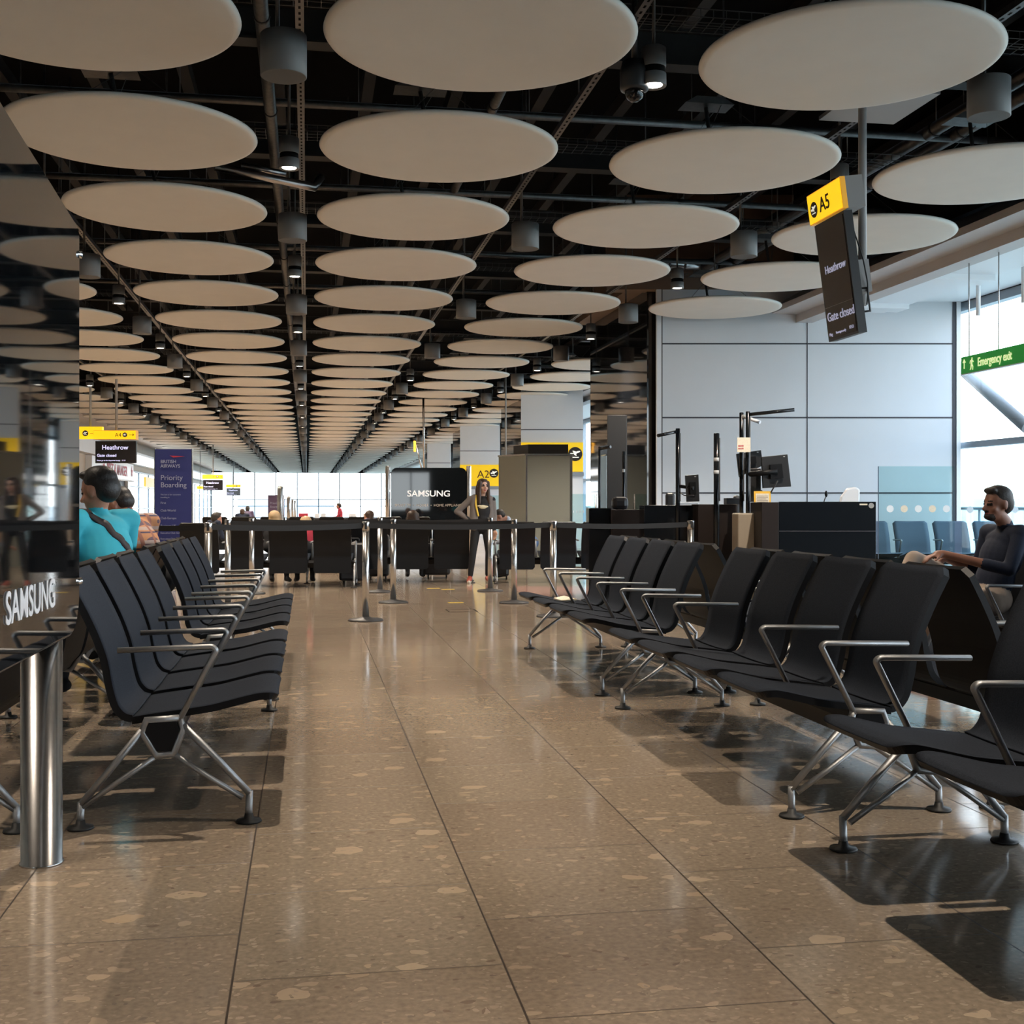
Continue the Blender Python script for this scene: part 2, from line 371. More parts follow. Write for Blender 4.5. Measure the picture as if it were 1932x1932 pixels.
# window aisle ceiling and the long bulkhead beam
b = MB(); b.box((8.05, YB, 4.28), (9.25, YF, 4.36), 'soffit_white'); b.box((9.33, YB, 4.46), (XR+.1, YF, 4.52), 'soffit_white')
b.box((9.25, YB, 4.5), (9.33, YF, 4.55), 'wall_seam'); struct(b.build('ceiling_aisle'))
b = MB(); b.prism([(7.45, 4.27), (7.45, 4.36), (8.1, 4.75), (8.1, 4.12), (7.83, 4.12), (7.83, 4.25)], 1, YB, YF, 'bulkhead_grey'); struct(b.build('trim_1'))
struct(MB().box((7.8, YB, 4.75), (8.0, YF, 6.2), 'void_black').build('wall_upper'))
b = MB(); b.box((XL, YB, 4.3), (XL+.9, YF, 4.8), 'bulkhead_grey'); struct(b.build('trim_2'))
b = MB(); b.box((XL, 30, 3.15), (XL+.35, YF, 3.75), 'soffit_white'); struct(b.build('trim_3'))
struct(MB().box((XL+.36, 58, 3.2), (XL+.40, YF, 3.6), 'cove_glow').build('trim_4', None))
for i, y in enumerate((8.0, 10.4, 12.8, 15.2, 17.6)):
    t = struct(MB().box((8.15, y, 4.20), (9.2, y+.38, 4.28), 'soffit_white').build('trim_%d' % (10+i)))

# outside
ap = struct(MB().box((-150, -100, -4.2), (260, 420, -4), 'apron_ground').build('ground'))

# gate walls: panelled, parallel to the picture's horizontal
ROT = -TH
def gate_wall(idx, zc, x0, x1, ztop, seams, vseam, sign=None):
    a = at(x0, 0, zc); L = (x1-x0)/FPX*zc
    o = bpy.data.objects.new('wall_gate_%d' % idx, None)
    b = MB(); b.box((0, 0, 0), (L, .25, ztop), 'wall_white')
    for z in seams: b.box((0, -.006, z-.012), (L, .02, z+.012), 'wall_seam')
    for v in vseam: b.box((v-.007, -.006, 0), (v+.007, .02, ztop), 'wall_seam')
    w_ = struct(b.build('wall_gate_%d' % idx, None, (a.x, a.y, 0), (0, 0, ROT)))
    return w_, a, L
w1, a1, L1 = gate_wall(1, 19.8, 1250, 1797, 4.66, (3.78, 2.58, 1.355), (2.35,))
b = MB(); b.box((-.1, -.02, 0), (-.02, .1, 4.66), 'trim_white'); b.box((-.02, 0, 0), (.0, .1, 4.66), 'wall_dark'); b.box((L1, -.01, 0), (L1+.06, .2, 4.66), 'wall_seam'); b.box((L1+.06, -.02, 0), (L1+.13, .25, 4.66), 'trim_white')
struct(b.build('trim_5', None, (a1.x, a1.y, 0), (0, 0, ROT)))
struct(MB().box((-.9, 0, 4.66), (2.6, .3, 6.2), 'brown_and_shade').build('wall_upper_gate', None, (a1.x, a1.y, 0), (0, 0, ROT)))  # gate wall carried up; the shade on it is put into the brown
b = MB(); b.box((5.5, 19.35, 0), (7.2, 23.4, 4.69), 'mirror_black'); struct(b.build('wall_lift', None))
struct(MB().box((5.2, 19.6, 4.7), (7.2, 23.4, 5.3), 'brown_and_shade').build('trim_6'))
w2, a2, L2 = gate_wall(2, 32.9, 983, 1100, 4.3, (3.2,), ())
w3_, a3, L3 = gate_wall(3, 45.7, 868, 943, 4.3, (3.2,), ())
w4, a4, L4 = gate_wall(4, 58.5, 806, 850, 4.3, (3.2,), ())
for i, (x, y) in enumerate(((5.95, 33.2), (5.95, 45.9), (5.95, 58.8))):
    struct(MB().box((x, y+.3, 0), (x+1.6, y+4.2, 4.3), 'mirror_black').build('wall_lift_%d' % (i+2)))
    struct(MB().box((x-.1, y-.08, 0), (x-.02, y+.05, 4.3), 'trim_white').build('trim_%d' % (20+i)))
    struct(MB().box((9.2, y+1, 0), (9.3, y+1.5, 4.3), 'trim_white').build('trim_%d' % (30+i)))

# ================================================================== CEILING SERVICES
def along_y(name, x, z, y0, y1, kind, label, cat, group=None):
    b = MB()
    if kind == 'channel':
        b.box((x-.03, y0, z), (x+.03, y1, z+.012), 'galv'); b.box((x-.03, y0, z+.012), (x-.024, y1, z+.05), 'galv'); b.box((x+.024, y0, z+.012), (x+.03, y1, z+.05), 'galv')
        y = y0+.05
        while y < min(y1, 22): b.box((x-.008, y, z-.002), (x+.008, y+.04, z+.001), 'void_black'); y += .1
        y = y0+1
        while y < min(y1, 40): b.tube([(x, y, z+.03), (x, y, 6.19)], .006, 'galv', 6); y += 2.5
    else:
        r = kind; b.tube([(x, y0, z), (x, y1, z)], r, 'galv', 12)
        y = y0+.8
        while y < min(y1, 40): b.tube([(x, y, z), (x, y+.03, z)], r*1.14, 'steelwork', 12); b.tube([(x, y, z), (x, y, 6.19)], .006, 'galv', 6); y += 2.2
    return tag(b.build(name), label, cat, group)
for x, ph in ((-5.25, 'furthest left'), (-2.75, 'left of centre'), (-.05, 'above the central lamp line'), (2.25, 'right of centre'), (4.75, 'near the gate side')):
    along_y('strut_channel', x, 4.52, 4, 70, 'channel', 'thin galvanised strut channel with holes running down the hall, %s' % ph, 'rail')
along_y('pipe', -.33, 4.78, 4, 70, .055, 'dark pipe beside the central lamp line above the discs', 'pipe')
along_y('pipe', -3.0, 4.85, 4, 70, .05, 'dark pipe left of centre above the discs', 'pipe')
along_y('pipe', 6.25, 4.95, 4, 19, .07, 'silver pipe near the right bulkhead, the inner of two', 'pipe')
along_y('pipe', 6.55, 4.95, 4, 19, .07, 'silver pipe near the right bulkhead, the outer of two', 'pipe')
along_y('pipe', 1.75, 4.95, 4, 70, .05, 'dark pipe right of centre, high above the discs', 'pipe')
yb = [6.0, 10.35, 13.7, 17.0, 20.4, 23.8, 27.2, 31, 35, 39, 43, 48, 53]
for i, y in enumerate(yb):
    b = MB(); x0, x1 = XL, 7.8
    b.box((x0, y-.1, 5.0), (x1, y+.1, 5.02), 'steelwork'); b.box((x0, y-.1, 5.3), (x1, y+.1, 5.32), 'steelwork'); b.box((x0, y-.008, 5.02), (x1, y+.008, 5.3), 'steelwork')
    tag(b.build('steel_beam'), 'dark steel beam crossing above the ceiling discs, %s from the camera' % nth(i), 'beam', 'roof beams above the discs')
for i, y in enumerate([8.9, 12.2, 15.3, 18.6, 22, 26, 30]):
    b = MB()
    for dy, z in ((-.15, 4.86), (-.15, 4.8), (-.05, 4.8), (.05, 4.8), (.15, 4.8), (.15, 4.86)): b.box((XL, y+dy-.003, z), (7.4, y+dy+.003, z+.006), 'galv')
    x = XL
    while x < 7.4: b.box((x, y-.15, 4.794), (x+.005, y+.15, 4.8), 'galv'); b.box((x, y-.153, 4.8), (x+.005, y-.148, 4.86), 'galv'); x += .1
    x = XL+.5
    while x < 7.4: b.tube([(x, y-.15, 4.86), (x, y-.15, 6.19)], .005, 'galv', 5); x += 1.7
    tag(b.build('cable_tray'), 'wire mesh cable tray crossing above the discs, %s from the camera' % nth(i), 'cable tray', 'wire cable trays')
for i, y in enumerate([11.6, 14.6, 18.1, 21.3]):
    tag(MB().tube([(XL, y, 4.92), (7.3, y, 4.92)], .04, 'galv', 10).build('pipe'), 'thin pipe crossing the hall above the discs, %s from the camera' % nth(i), 'pipe', 'cross pipes')
b = MB(); b.tube([(4.5, 18.6, 4.98), (6.9, 18.7, 5.0)], .085, 'foil', 14)
for k in range(9): b.tube([(4.6+k*.26, 18.605+k*.01, 4.98), (4.63+k*.26, 18.605+k*.01, 4.98)], .09, 'galv', 14)
tag(b.build('foil_duct'), 'short foil wrapped duct crossing in front of the white gate wall', 'duct')
b = MB(); b.tube([at(405, 314, 11.8), at(500, 334, 12.0), at(592, 353, 12.2), at(606, 334, 12.3)], .04, 'foil', 12); b.tube([at(455, 312, 12.0), at(540, 328, 12.1)], .03, 'foil', 12)
tag(b.build('foil_duct'), 'silver pipe with elbow just beyond the nearest central downlight', 'duct')

# roof framing well above (faint, far)
for i in range(18):
    x = XL+.6+i*.95
    o = MB().box((x-.06, 4, 5.6), (x+.06, 60, 5.75), 'steelwork').build('roof_purlin'); tag(o, 'faint dark roof purlin running down the hall, %s from the left' % (nth(i) if i else 'first'), 'purlin', 'roof purlins')

# ceiling discs -------------------------------------------------------
def disc_mesh():
    b = MB(); r = 1.0; prof = [(0.0001, 0.012), (.5, .008), (.8, .0), (.95, -.002), (.975, .0), (.99, .008), (1.0, .022), (.995, .036), (.97, .044), (.0001, .05)]
    b.lathe(prof, 'disc_white', 96); return b
disc0 = disc_mesh().build('acoustic_panel')
disc_me = disc0.data; bpy.data.objects.remove(disc0)
b = MB(); b.prism([(-.22, 0), (.22, 0), (.12, .06), (-.12, .06)], 1, -.12, .12, 'galv'); plate = b.build('hanger_plate'); plate_me = plate.data; bpy.data.objects.remove(plate)
b = MB(); b.tube([(0, 0, .04), (-.1, .05, .22), (-.16, .0, .5)], .018, 'galv', 8); b.tube([(0, 0, .04), (.0, 0, .09)], .05, 'galv', 12); b.tube([(0, 0, .5), (0, 0, 2.06)], .008, 'galv', 6)
for a in (0, 2.1, 4.2): b.tube([(.75*math.cos(a), .75*math.sin(a), .04), (.02*math.cos(a), .02*math.sin(a), .56)], .003, 'galv', 5)
hg = b.build('hanger'); hg_me = hg.data; bpy.data.objects.remove(hg)
cols = [(-6.4, 'leftmost column'), (-3.9, 'second column from left'), (-1.4, 'column left of centre lamps'), (1.1, 'column right of centre lamps'), (3.6, 'second column from right'), (6.1, 'rightmost column')]
DZ = 4.13
for ci, (x, ph) in enumerate(cols):
    k0 = 0; n = 0
    for k in range(43):
        y = 7.73+2.5*k
        zc = y*CT+x*ST; px = 966+FPX*(x*CT-y*ST)/zc; hw = FPX/zc
        if px+hw < -150 or px-hw > 1960: continue
        if x == 6.1 and 18.2 < y < 24: continue
        near = 'white ceiling disc, %s from the camera, %s' % (nth(n), ph)
        if k < 60:
            o = empty('ceiling_disc', near, 'ceiling disc', (x, y, DZ), 0, 'round white ceiling discs')
            for nm, me in (('acoustic_panel', disc_me), ('hanger', hg_me), ('hanger_plate', plate_me))[:3 if k < 12 else 2]:
                c = bpy.data.objects.new(nm, me); C.objects.link(c); c.parent = o
                if nm == 'hanger_plate': c.location = (-.16, 0, .5)
        else:
            o = bpy.data.objects.new('ceiling_disc', disc_me); C.objects.link(o); o.location = (x, y, DZ); tag(o, near, 'ceiling disc', 'round white ceiling discs')
        n += 1
# the row over the camera is out of frame; it only shows in the kiosk glass and shades the floor
for x in (-1.4, 1.1, 3.6):
    o = bpy.data.objects.new('ceiling_disc', disc_me); C.objects.link(o); o.location = (x, 5.23, DZ)
    tag(o, 'white ceiling disc out of frame above the benches, %s' % {-1.4: 'left one', 1.1: 'middle one', 3.6: 'right one'}[x], 'ceiling disc', 'round white ceiling discs')

# downlights and speakers --------------------------------------------
def lamp_light(parent, z=-.004, k=1.0, cone=70):
    l = bpy.data.lights.new('downlight_beam', 'SPOT'); l.energy = LAMP_W*k; l.color = LAMP_COL; l.spot_size = R(cone); l.spot_blend = .6; l.shadow_soft_size = .03
    o = bpy.data.objects.new('downlight_beam', l); C.objects.link(o); o.parent = parent; o.location = (0, 0, z); return o
def make_down(label, loc):
    t = empty('downlight', label, 'downlight', loc, 0, 'cylindrical ceiling downlights')
    MB().lathe([(.083, .13), (.085, .135), (.085, .26), (.07, .27), (.001, .27)], 'lamp_grey', 24).build('upper_housing', t)
    MB().lathe([(.078, .085), (.078, .13)], 'void_black', 24).build('black_band', t)
    MB().lathe([(.06, .012), (.085, 0), (.087, .004), (.086, .085), (.078, .086)], 'lamp_grey', 24).build('lower_housing', t)
    MB().lathe([(.0001, .008), (.06, .008), (.06, .02), (.0001, .02)], 'lamp_glow', 20).build('lamp_lens', t)
    MB().tube([(0, 0, .26), (0, 0, 2.165)], .012, 'galv', 8).build('stem', t)
    return t
def make_spk(label, loc):
    t = empty('ceiling_speaker', label, 'speaker', loc, 0, 'grey drum ceiling speakers')
    MB().lathe([(.145, 0), (.15, .004), (.15, .27), (.145, .275), (.001, .275)], 'lamp_grey', 32).build('drum', t)
    MB().lathe([(.001, .008), (.10, .008), (.104, .002), (.145, .0)], 'grille_grey', 32).build('grille', t)
    MB().tube([(-.04, 0, .27), (-.04, 0, 2.245)], .015, 'galv', 8).build('stem', t)
    return t
LZ, SZ = 4.03, 3.95
down0 = make_down('x', (0, 0, 0)); spk0 = make_spk('x', (0, 0, 0))
used = {'d': False, 's': False}
def place(kind, x, y, label, light):
    z = LZ if kind == 'd' else SZ; src = down0 if kind == 'd' else spk0
    if not used[kind]: used[kind] = True; o = src; o.location = (x, y, z); o['label'] = label
    else: o = dup(src, (x, y, z), 0, label)
    return o
todo = []
for x, ph in ((-.15, 'central line'), (4.85, 'line near the gate side'), (-5.15, 'far left line')):
    nd = ns = 0
    for k in range(20):
        y = 10.6+5*k; zc = y*CT+x*ST; px = 966+FPX*(x*CT-y*ST)/zc
        if px > -100 and not (x > 4 and 19 < y < 24 and False):
            o = place('d', x, y, 'lit ceiling downlight, %s from the camera in the %s' % (nth(nd), ph), y < 62); nd += 1
            todo.append((o, y))
        y = 8.1+5*k; zc = y*CT+x*ST; px = 966+FPX*(x*CT-y*ST)/zc
        if px > -100: place('s', x, y, 'grey drum speaker, %s from the camera in the %s' % (nth(ns), ph), False); ns += 1
for x, ph in ((-2.65, 'line left of centre'), (2.35, 'line right of centre')):
    nd = ns = 0
    for k in range(20):
        y = 8.1+5*k if x > 0 else 13.1+5*k
        if x > 0 and k in (1, 2, 3):
            place('s', x, y, 'grey drum speaker, %s from the camera in the %s' % (nth(ns), ph), False); ns += 1; continue
        if y > 108: break
        zc = y*CT+x*ST; px = 966+FPX*(x*CT-y*ST)/zc
        if px > -100:
            o = place('d', x, y, 'lit ceiling downlight, %s from the camera in the %s' % (nth(nd), ph), True); nd += 1; todo.append((o, y))
        y2 = y+2.5; zc = y2*CT+x*ST; px = 966+FPX*(x*CT-y2*ST)/zc
        if px > -100 and not (x > 0 and k == 0): place('s', x, y2, 'grey drum speaker, %s from the camera in the %s' % (nth(ns), ph), False); ns += 1
# lamps that hang out of frame above the benches
for x, y, ph in ((-.15, 5.6, 'above the left bench'), (2.35, 3.1, 'above the nearest right bench'), (-.15, .6, 'above the photographer'), (-2.65, 3.1, 'behind the black kiosk'), (-2.65, 8.1, 'beyond the black kiosk')):
    o = place('d', x, y, 'lit ceiling downlight out of frame, %s' % ph, True); todo.append((o, y))
for o, y in todo:
    if y < 64: lamp_light(o, k=1.12 if y < 9 else (1.3 if y < 14 else 1.8), cone=(92 if o.location.x > 1 else 72) if y < 9 else 122)

# dome camera ----------------------------------------------------------
p = at(1197, 150, 8.4)
t = empty('dome_camera', 'black dome security camera hanging beside the largest central disc', 'camera', (p.x, p.y, p.z))
MB().lathe([(.02, .13), (.085, .12), (.10, .05), (.10, -.06), (.095, -.075), (.07, -.08)], 'black_plastic', 28).build('housing', t)
MB().lathe([(.0001, -.155), (.03, -.150), (.055, -.13), (.066, -.10), (.067, -.07)], 'dome_glass', 28).build('dome', t)
MB().ell((0, 0, -.085), (.035, .035, .035), 'black_gloss').build('lens_unit', t)
MB().tube([(0, 0, .12), (0, 0, .55)], .02, 'galv', 10).build('stem', t)

# ================================================================== BEAM SEATING
SEATP = [(0.0, .448), (.02, .462), (.07, .463), (.14, .447), (.25, .420), (.38, .405), (.47, .394), (.525, .385)]
BACKP = [(.518, .392), (.545, .398), (.572, .43), (.592, .51), (.604, .59), (.638, .69), (.69, .80), (.752, .915)]
PITCH = .61
def pad(profile, th, w, cround, both, fab):
    """a thin padded shell swept along a side profile; w = width; rounded outer corners"""
    pts = [Vector((p[0], 0, p[1])) for p in profile]
    # resample
    fine = []
    for i in range(len(pts)-1):
        for k in range(4): fine.append(pts[i].lerp(pts[i+1], k/4))
    fine.append(pts[-1]); n = len(fine)
    for _ in range(2): fine = [fine[0]]+[(fine[i-1]+fine[i]*2+fine[i+1])/4 for i in range(1, n-1)]+[fine[-1]]
    cum = [0]
    for i in range(1, n): cum.append(cum[-1]+(fine[i]-fine[i-1]).length)
    T = cum[-1]; vs = []; cs = 8
    for i, p in enumerate(fine):
        d = (fine[min(i+1, n-1)]-fine[max(i-1, 0)]).normalized(); nn = Vector((-d.z, 0, d.x))
        if nn.z < 0 and abs(nn.z) > abs(nn.x): nn = -nn
        if nn.x > 0 and abs(nn.x) >= abs(nn.z): nn = -nn
        hw = w/2
        e0 = cum[i] if both in ('start', 'both') else 9; e1 = T-cum[i] if both in ('end', 'both') else 9
        e_ = min(e0, e1)
        if e_ < cround: hw -= cround-math.sqrt(max(0, cround**2-(cround-e_)**2))
        for j in range(cs+1):
            y = -hw+2*hw*j/cs; dish = .006*(1-(2*j/cs-1)**2)
            vs.append(p+Vector((0, y, 0))-nn*dish)
        for j in range(cs+1):
            y = -hw+2*hw*j/cs; vs.append(p+Vector((0, y, 0))-nn*th)
    b = MB(); row = 2*(cs+1); top = []; oth = []
    for i in range(n-1):
        for j in range(cs):
            a = i*row+j; top.append((a, a+1, a+row+1, a+row)); a += cs+1; oth.append((a, a+row, a+row+1, a+1))
        for j in (0, cs):
            a = i*row+j; oth.append((a, a+row, a+row+cs+1, a+cs+1))
    for i in (0, n-1):
        for j in range(cs): a = i*row+j; oth.append((a, a+1, a+cs+2, a+cs+1))
    b.add(vs, top, fab, True); k = b.mi('shell_black')
    for f in oth: b.f.append(f); b.m.append(k); b.sm.append(False)
    return b
def arc(pts, r, k=5):      # round the inner corners of a polyline
    out = [Vector(pts[0])]
    for i in range(1, len(pts)-1):
        a, p, c = Vector(pts[i-1]), Vector(pts[i]), Vector(pts[i+1]); u = (a-p).normalized(); v = (c-p).normalized(); q = min(r, (a-p).length*.45, (c-p).length*.45)
        s, e_ = p+u*q, p+v*q
        for j in range(k+1): t_ = j/k; out.append(s*(1-t_)**2+p*2*t_*(1-t_)+e_*t_**2)
    out.append(Vector(pts[-1])); return out
def arm_mesh():
    b = MB(); b.tube(arc([(.565, 0, .632), (.235, 0, .640), (.222, 0, .628), (.352, 0, .375)], .03), .0105, 'aluminium', 10, flat=1.5); return b
def leg_mesh():
    b = MB(); T = lambda pts, r=.0125, fl=1.2: b.tube([(u, 0, z) for u, z in pts], r, 'aluminium', 10, flat=fl)
    T([(.345, .385), (.464, .379), (.480, .338), (.430, .252), (.372, .257), (.338, .345), (.350, .39)], .013)
    T([(.480, .345), (.585, .215), (.690, .088)]); T([(.430, .252), (.56, .165), (.685, .078)], .010)
    T([(.340, .36), (.215, .23), (.104, .105)]); T([(.372, .257), (.25, .17), (.128, .09)], .010)
    b.tube([(.690, 0, .095), (.692, 0, .05), (.692, 0, .022)], .013, 'aluminium', 10); b.tube([(.104, 0, .115), (.106, 0, .05), (.106, 0, .022)], .013, 'aluminium', 10)
    return b
def foot_mesh(): return MB().lathe([(.040, 0), (.047, .003), (.044, .010), (.018, .015), (.015, .032), (.001, .033)], 'rubber', 20)
me_arm = None
def bench(name, label, n, arms, group, fab='fabric', deep=False, legs=None):
    t = empty(name, label, 'bench seating', (0, 0, 0), 0, group)
    L = n*PITCH; legs = legs if legs is not None else [0, L]
    for i in range(n):
        y = (i+.5)*PITCH
        s_ = pad(SEATP, .026, .525, .05, 'start', fab).build('seat', t, (0, y, 0))
        if deep: bk = pad([(.60, .20), (.585, .33)]+BACKP[2:], .03, .525, .03, 'both', fab)
        else: bk = pad(BACKP, .026, .525, .035, 'end', fab)
        bk.build('backrest', t, (0, y, 0))
    for k in arms:
        arm_mesh().build('armrest', t, (0, k*PITCH, 0))
    for y in legs:
        lf = leg_mesh().build('leg_frame', t, (0, y, 0))
        for u in (.106, .692): foot_mesh().build('foot_pad', lf, (u, 0, 0))
    hexp = [(.36, .375), (.455, .372), (.468, .338), (.428, .27), (.378, .27), (.35, .342)]
    MB().prism(hexp, 1, -.012, L+.012, 'shell_black').build('beam', t)
    return t
TL, TR = -.102, 1.66
BB = .80       # seat front to the middle of a back-to-back pair
g = 'charcoal fabric beam seating'
S = {}
S['R2'] = bench('seat_bench', 'middle of the three right-hand benches facing the aisle, one inner armrest missing', 4, (0, 1, 3, 4), g); S['R2'].location = (TR, 4.27, 0)
src4 = bench('seat_bench', 'left bench facing the aisle, nearest the camera beside the steel post', 4, (0, 1, 2, 3, 4), g); src4.location = (TL, 6.97, 0); src4.rotation_euler = (0, 0, math.pi)
dup(src4, (TL, 9.80, 0), math.pi, 'left bench facing the aisle, second one, beyond the nearest')
dup(src4, (TL-2*BB, 4.53, 0), 0, 'left bench facing away, back to back with the nearest left bench')
dup(src4, (TL-2*BB, 7.36, 0), 0, 'left bench facing away where the man in plaid sits')
dup(src4, (TR, 7.2, 0), 0, 'furthest of the three right-hand benches facing the aisle')
dup(src4, (TR, 3.83-4*PITCH, 0), 0, 'nearest right-hand bench, cut off by the frame edge')
dup(src4, (TR+2*BB, 3.83, 0), math.pi, 'right bench facing the windows behind the nearest right-hand bench')
dup(src4, (TR+2*BB, 4.27+4*PITCH, 0), math.pi, 'right bench facing the windows behind the middle right-hand bench')
dup(src4, (TR+2*BB, 7.2+4*PITCH, 0), math.pi, 'right bench facing the windows behind the furthest right-hand bench')
dup(src4, (4.05, 5.33, 0), 0, 'bench at the right edge where the man in navy sits')
# rows seen from behind, past the belts
gF = 'dark beam seating seen from behind past the belts'
f4 = bench('seat_bench', 'dark bench seen from behind on the left of the far row', 4, (0, 1, 2, 3, 4), gF, deep=True)
def face_away(o, pxl, zc):     # bench runs left to right, sitters look down the hall
    p = gnd(pxl, zc); o.location = (p.x, p.y+.68, 0); o.rotation_euler = (0, 0, R(-90)-TH*.6)
face_away(f4, 343, 16.9)
o = dup(f4, (0, 0, 0), 0, 'dark bench seen from behind in the middle of the far row'); face_away(o, 588, 18.0)
o = dup(f4, (0, 0, 0), 0, 'dark bench seen from behind, right of the far row, before the pale-shirted man'); face_away(o, 946, 18.0)
for i, (px, lab) in enumerate(((385, 'left'), (605, 'right'))):
    o = dup(f4, (0, 0, 0), 0, 'far dark bench in the row beyond, %s one, against the bright window' % lab); face_away(o, px, 26.0)
# blue-looking seats along the gate wall
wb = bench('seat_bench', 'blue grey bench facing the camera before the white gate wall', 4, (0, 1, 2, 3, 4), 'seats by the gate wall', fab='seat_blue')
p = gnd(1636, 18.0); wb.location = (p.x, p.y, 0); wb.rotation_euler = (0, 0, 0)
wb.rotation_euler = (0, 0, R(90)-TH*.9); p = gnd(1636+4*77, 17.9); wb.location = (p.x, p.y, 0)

# ================================================================== BELT POSTS
def make_post(label):
    t = empty('stanchion', label, 'barrier post', (0, 0, 0), 0, 'steel belt barrier posts')
    MB().lathe([(.175, 0), (.178, .006), (.165, .018), (.06, .03), (.042, .04), (.001, .04)], 'dark_cap', 32).build('base', t)
    MB().lathe([(.035, .03), (.035, .90)], 'steel', 20).build('pole', t)
    MB().lathe([(.037, .90), (.037, .985), (.033, .992), (.001, .992)], 'steel', 20).build('belt_head', t)
    MB().box((-.012, -.040, .915), (.012, -.030, .985), 'belt').build('belt_slot', t)
    return t
posts = [('steel barrier post standing nearest, left of centre beyond the aisle', 690, 12.2), ('steel barrier post between the two right-centre posts and the seats', 1044, 12.65),
 ('steel barrier post just behind the left bench top, thickest there', 393, 11.4), ('steel barrier post second from the left of the row', 430, 14.0), ('thin steel barrier post third from the left of the row', 475, 15.9),
 ('steel barrier post directly right of the nearest post, smaller', 717, 16.2), ('steel barrier post second to the right of the nearest post', 742, 14.45), ('steel barrier post in front of the standing woman', 925, 16.4),
 ('steel barrier post right of the standing woman, before the man in pale shirt', 970, 14.4), ('thin steel barrier post in front of the dark gate desks', 1303, 13.0), ('steel barrier post hidden behind the man in turquoise', 225, 12.0)]
p0 = None; PP = {}
for lab, px, zc in posts:
    g_ = gnd(px, zc)
    if p0 is None: p0 = make_post(lab); o = p0; o.location = g_
    else: o = dup(p0, g_, 0, lab)
    PP[px] = (o, g_)
def belt(a, b_, lab):
    o, A = PP[a]; B = PP[b_][1]; d = B-A; n = Vector((-d.y, d.x, 0)).normalized()*.0015; m = MB()
    vs = []; K = 10
    for i in range(K+1):
        t_ = i/K; q = A.lerp(B, t_); sag = -.02*4*t_*(1-t_)
        for s_ in (-1, 1):
            for z in (.925, .978): vs.append(q+n*s_+Vector((0, 0, z+sag)))
    fs = []
    for i in range(K):
        a0 = i*4; fs += [(a0, a0+4, a0+5, a0+1), (a0+2, a0+3, a0+7, a0+6), (a0+1, a0+5, a0+7, a0+3), (a0, a0+2, a0+6, a0+4)]
    m.add(vs, fs, 'belt'); r = m.build('belt', o); r.location = -A; return r
for a, b_ in ((225, 393), (393, 690), (690, 1044), (1044, 1303), (430, 742), (742, 970), (475, 717), (717, 925)): belt(a, b_, '')

# ================================================================== BLACK GLASS KIOSKS
def rrect(y0, y1, z0, z1, rs, k=8):
    pts = []
    for (cy, cz, a0, r) in ((y1, z0, -90, rs[0]), (y1, z1, 0, rs[1]), (y0, z1, 90, rs[2]), (y0, z0, 180, rs[3])):
        sy = -1 if cy == y1 else 1; sz = 1 if cz == z0 else -1
        for i in range(k+1):
            a = R(a0+90*i/k); pts.append((cy+sy*r+r*math.cos(a), cz+sz*r+r*math.sin(a)))
    return pts
t = empty('charging_kiosk', 'black glass charging kiosk at the left edge on steel posts', 'kiosk', (-.8, 2.8, 0))
K = Matrix.Translation((.8, -2.8, 0))
pg = rrect(1.5, 4.2, .745, 2.06, (.13, .03, .03, .13))
pg = [(y, z+(.085*max(0, (4.2-y))/1.05*.9 if z > 1.6 else 0)) for y, z in pg]
MB().prism(pg, 0, -.775, -.74, 'black_glass').xf(K).build('glass_panel', t)
MB().prism([(y, z) for y, z in rrect(1.56, 4.14, .80, 2.0, (.1, .03, .03, .1))], 0, -.90, -.776, 'black_plastic').xf(K).build('backing', t)
b = MB(); q = [p for p in pg]; b.tube([(-.757, y, z) for y, z in q+[q[0]]], .015, 'chrome', 8); b.xf(K).build('edge_trim', t)
for y in (4.12, 1.65):
    MB().lathe([(.068, 0), (.068, .006), (.064, .008), (.064, .80)], 'steel', 40, c=(-.842, y)).xf(K).build('post', t)
for z in (1.98, .90):
    MB().tube([(-.76, 4.20, z), (-.735, 4.212, z)], .013, 'chrome', 12).xf(K).build('clamp', t)
text('SAMSUNG', .118, 'logo_white', t, Vector((-.737, 3.19, .853))+Vector((.8, -2.8, 0)), FACE_RIGHT, bold=.0012, ext=.001, sx=1.12)

pc = gnd(809, 29.0)
t = empty('charging_kiosk', 'black glass charging kiosk far down the hall under the A2 sign', 'kiosk', pc, -TH)
MB().prism(rrect(-.90, .90, .25, 2.05, (.12, .14, .14, .12)), 1, 0, .06, 'black_glass').build('glass_panel', t)
MB().prism(rrect(-.84, .84, .3, 1.98, (.1, .1, .1, .1)), 1, .061, .30, 'black_plastic').build('backing', t)
for x in (-.98, .95): MB().lathe([(.06, 0), (.06, 2.08), (.05, 2.1), (.001, 2.1)], 'steel', 24, c=(x, .05)).build('post', t)
for x in (-.93, .91):
    for z in (.7, 1.5, 1.9): MB().box((x-.05, .02, z-.02), (x+.04, .05, z+.02), 'chrome').build('clamp', t)
text('SAMSUNG', .20, 'logo_white', t, (0, -.006, 1.37), FACE_CAM, bold=.0035, align='CENTER', sx=1.12)
text('SMART TV  \u2022  MOBILE  \u2022  HOME APPLIANCES', .085, 'text_grey', t, (0.02, -.006, 1.13), FACE_CAM, align='CENTER')
# slim steel columns further off
for i, (px, zc, h, r, lab) in enumerate(((529, 23.7, 1.54, .062, 'round-topped steel column behind the blond sitter'), (545, 37, 1.44, .062, 'smaller steel column just right of the round-topped one'), (552, 52, 1.42, .055, 'third steel column in the line, very small'), (556.5, 60, 1.40, .055, 'fourth and smallest steel column in the line'))):
    g_ = gnd(px, zc); tag(MB().lathe([(r, 0), (r, h-.06), (r*.7, h-.015), (.001, h)], 'steel', 20).build('steel_column', None, g_), lab, 'column', 'steel columns in a line')

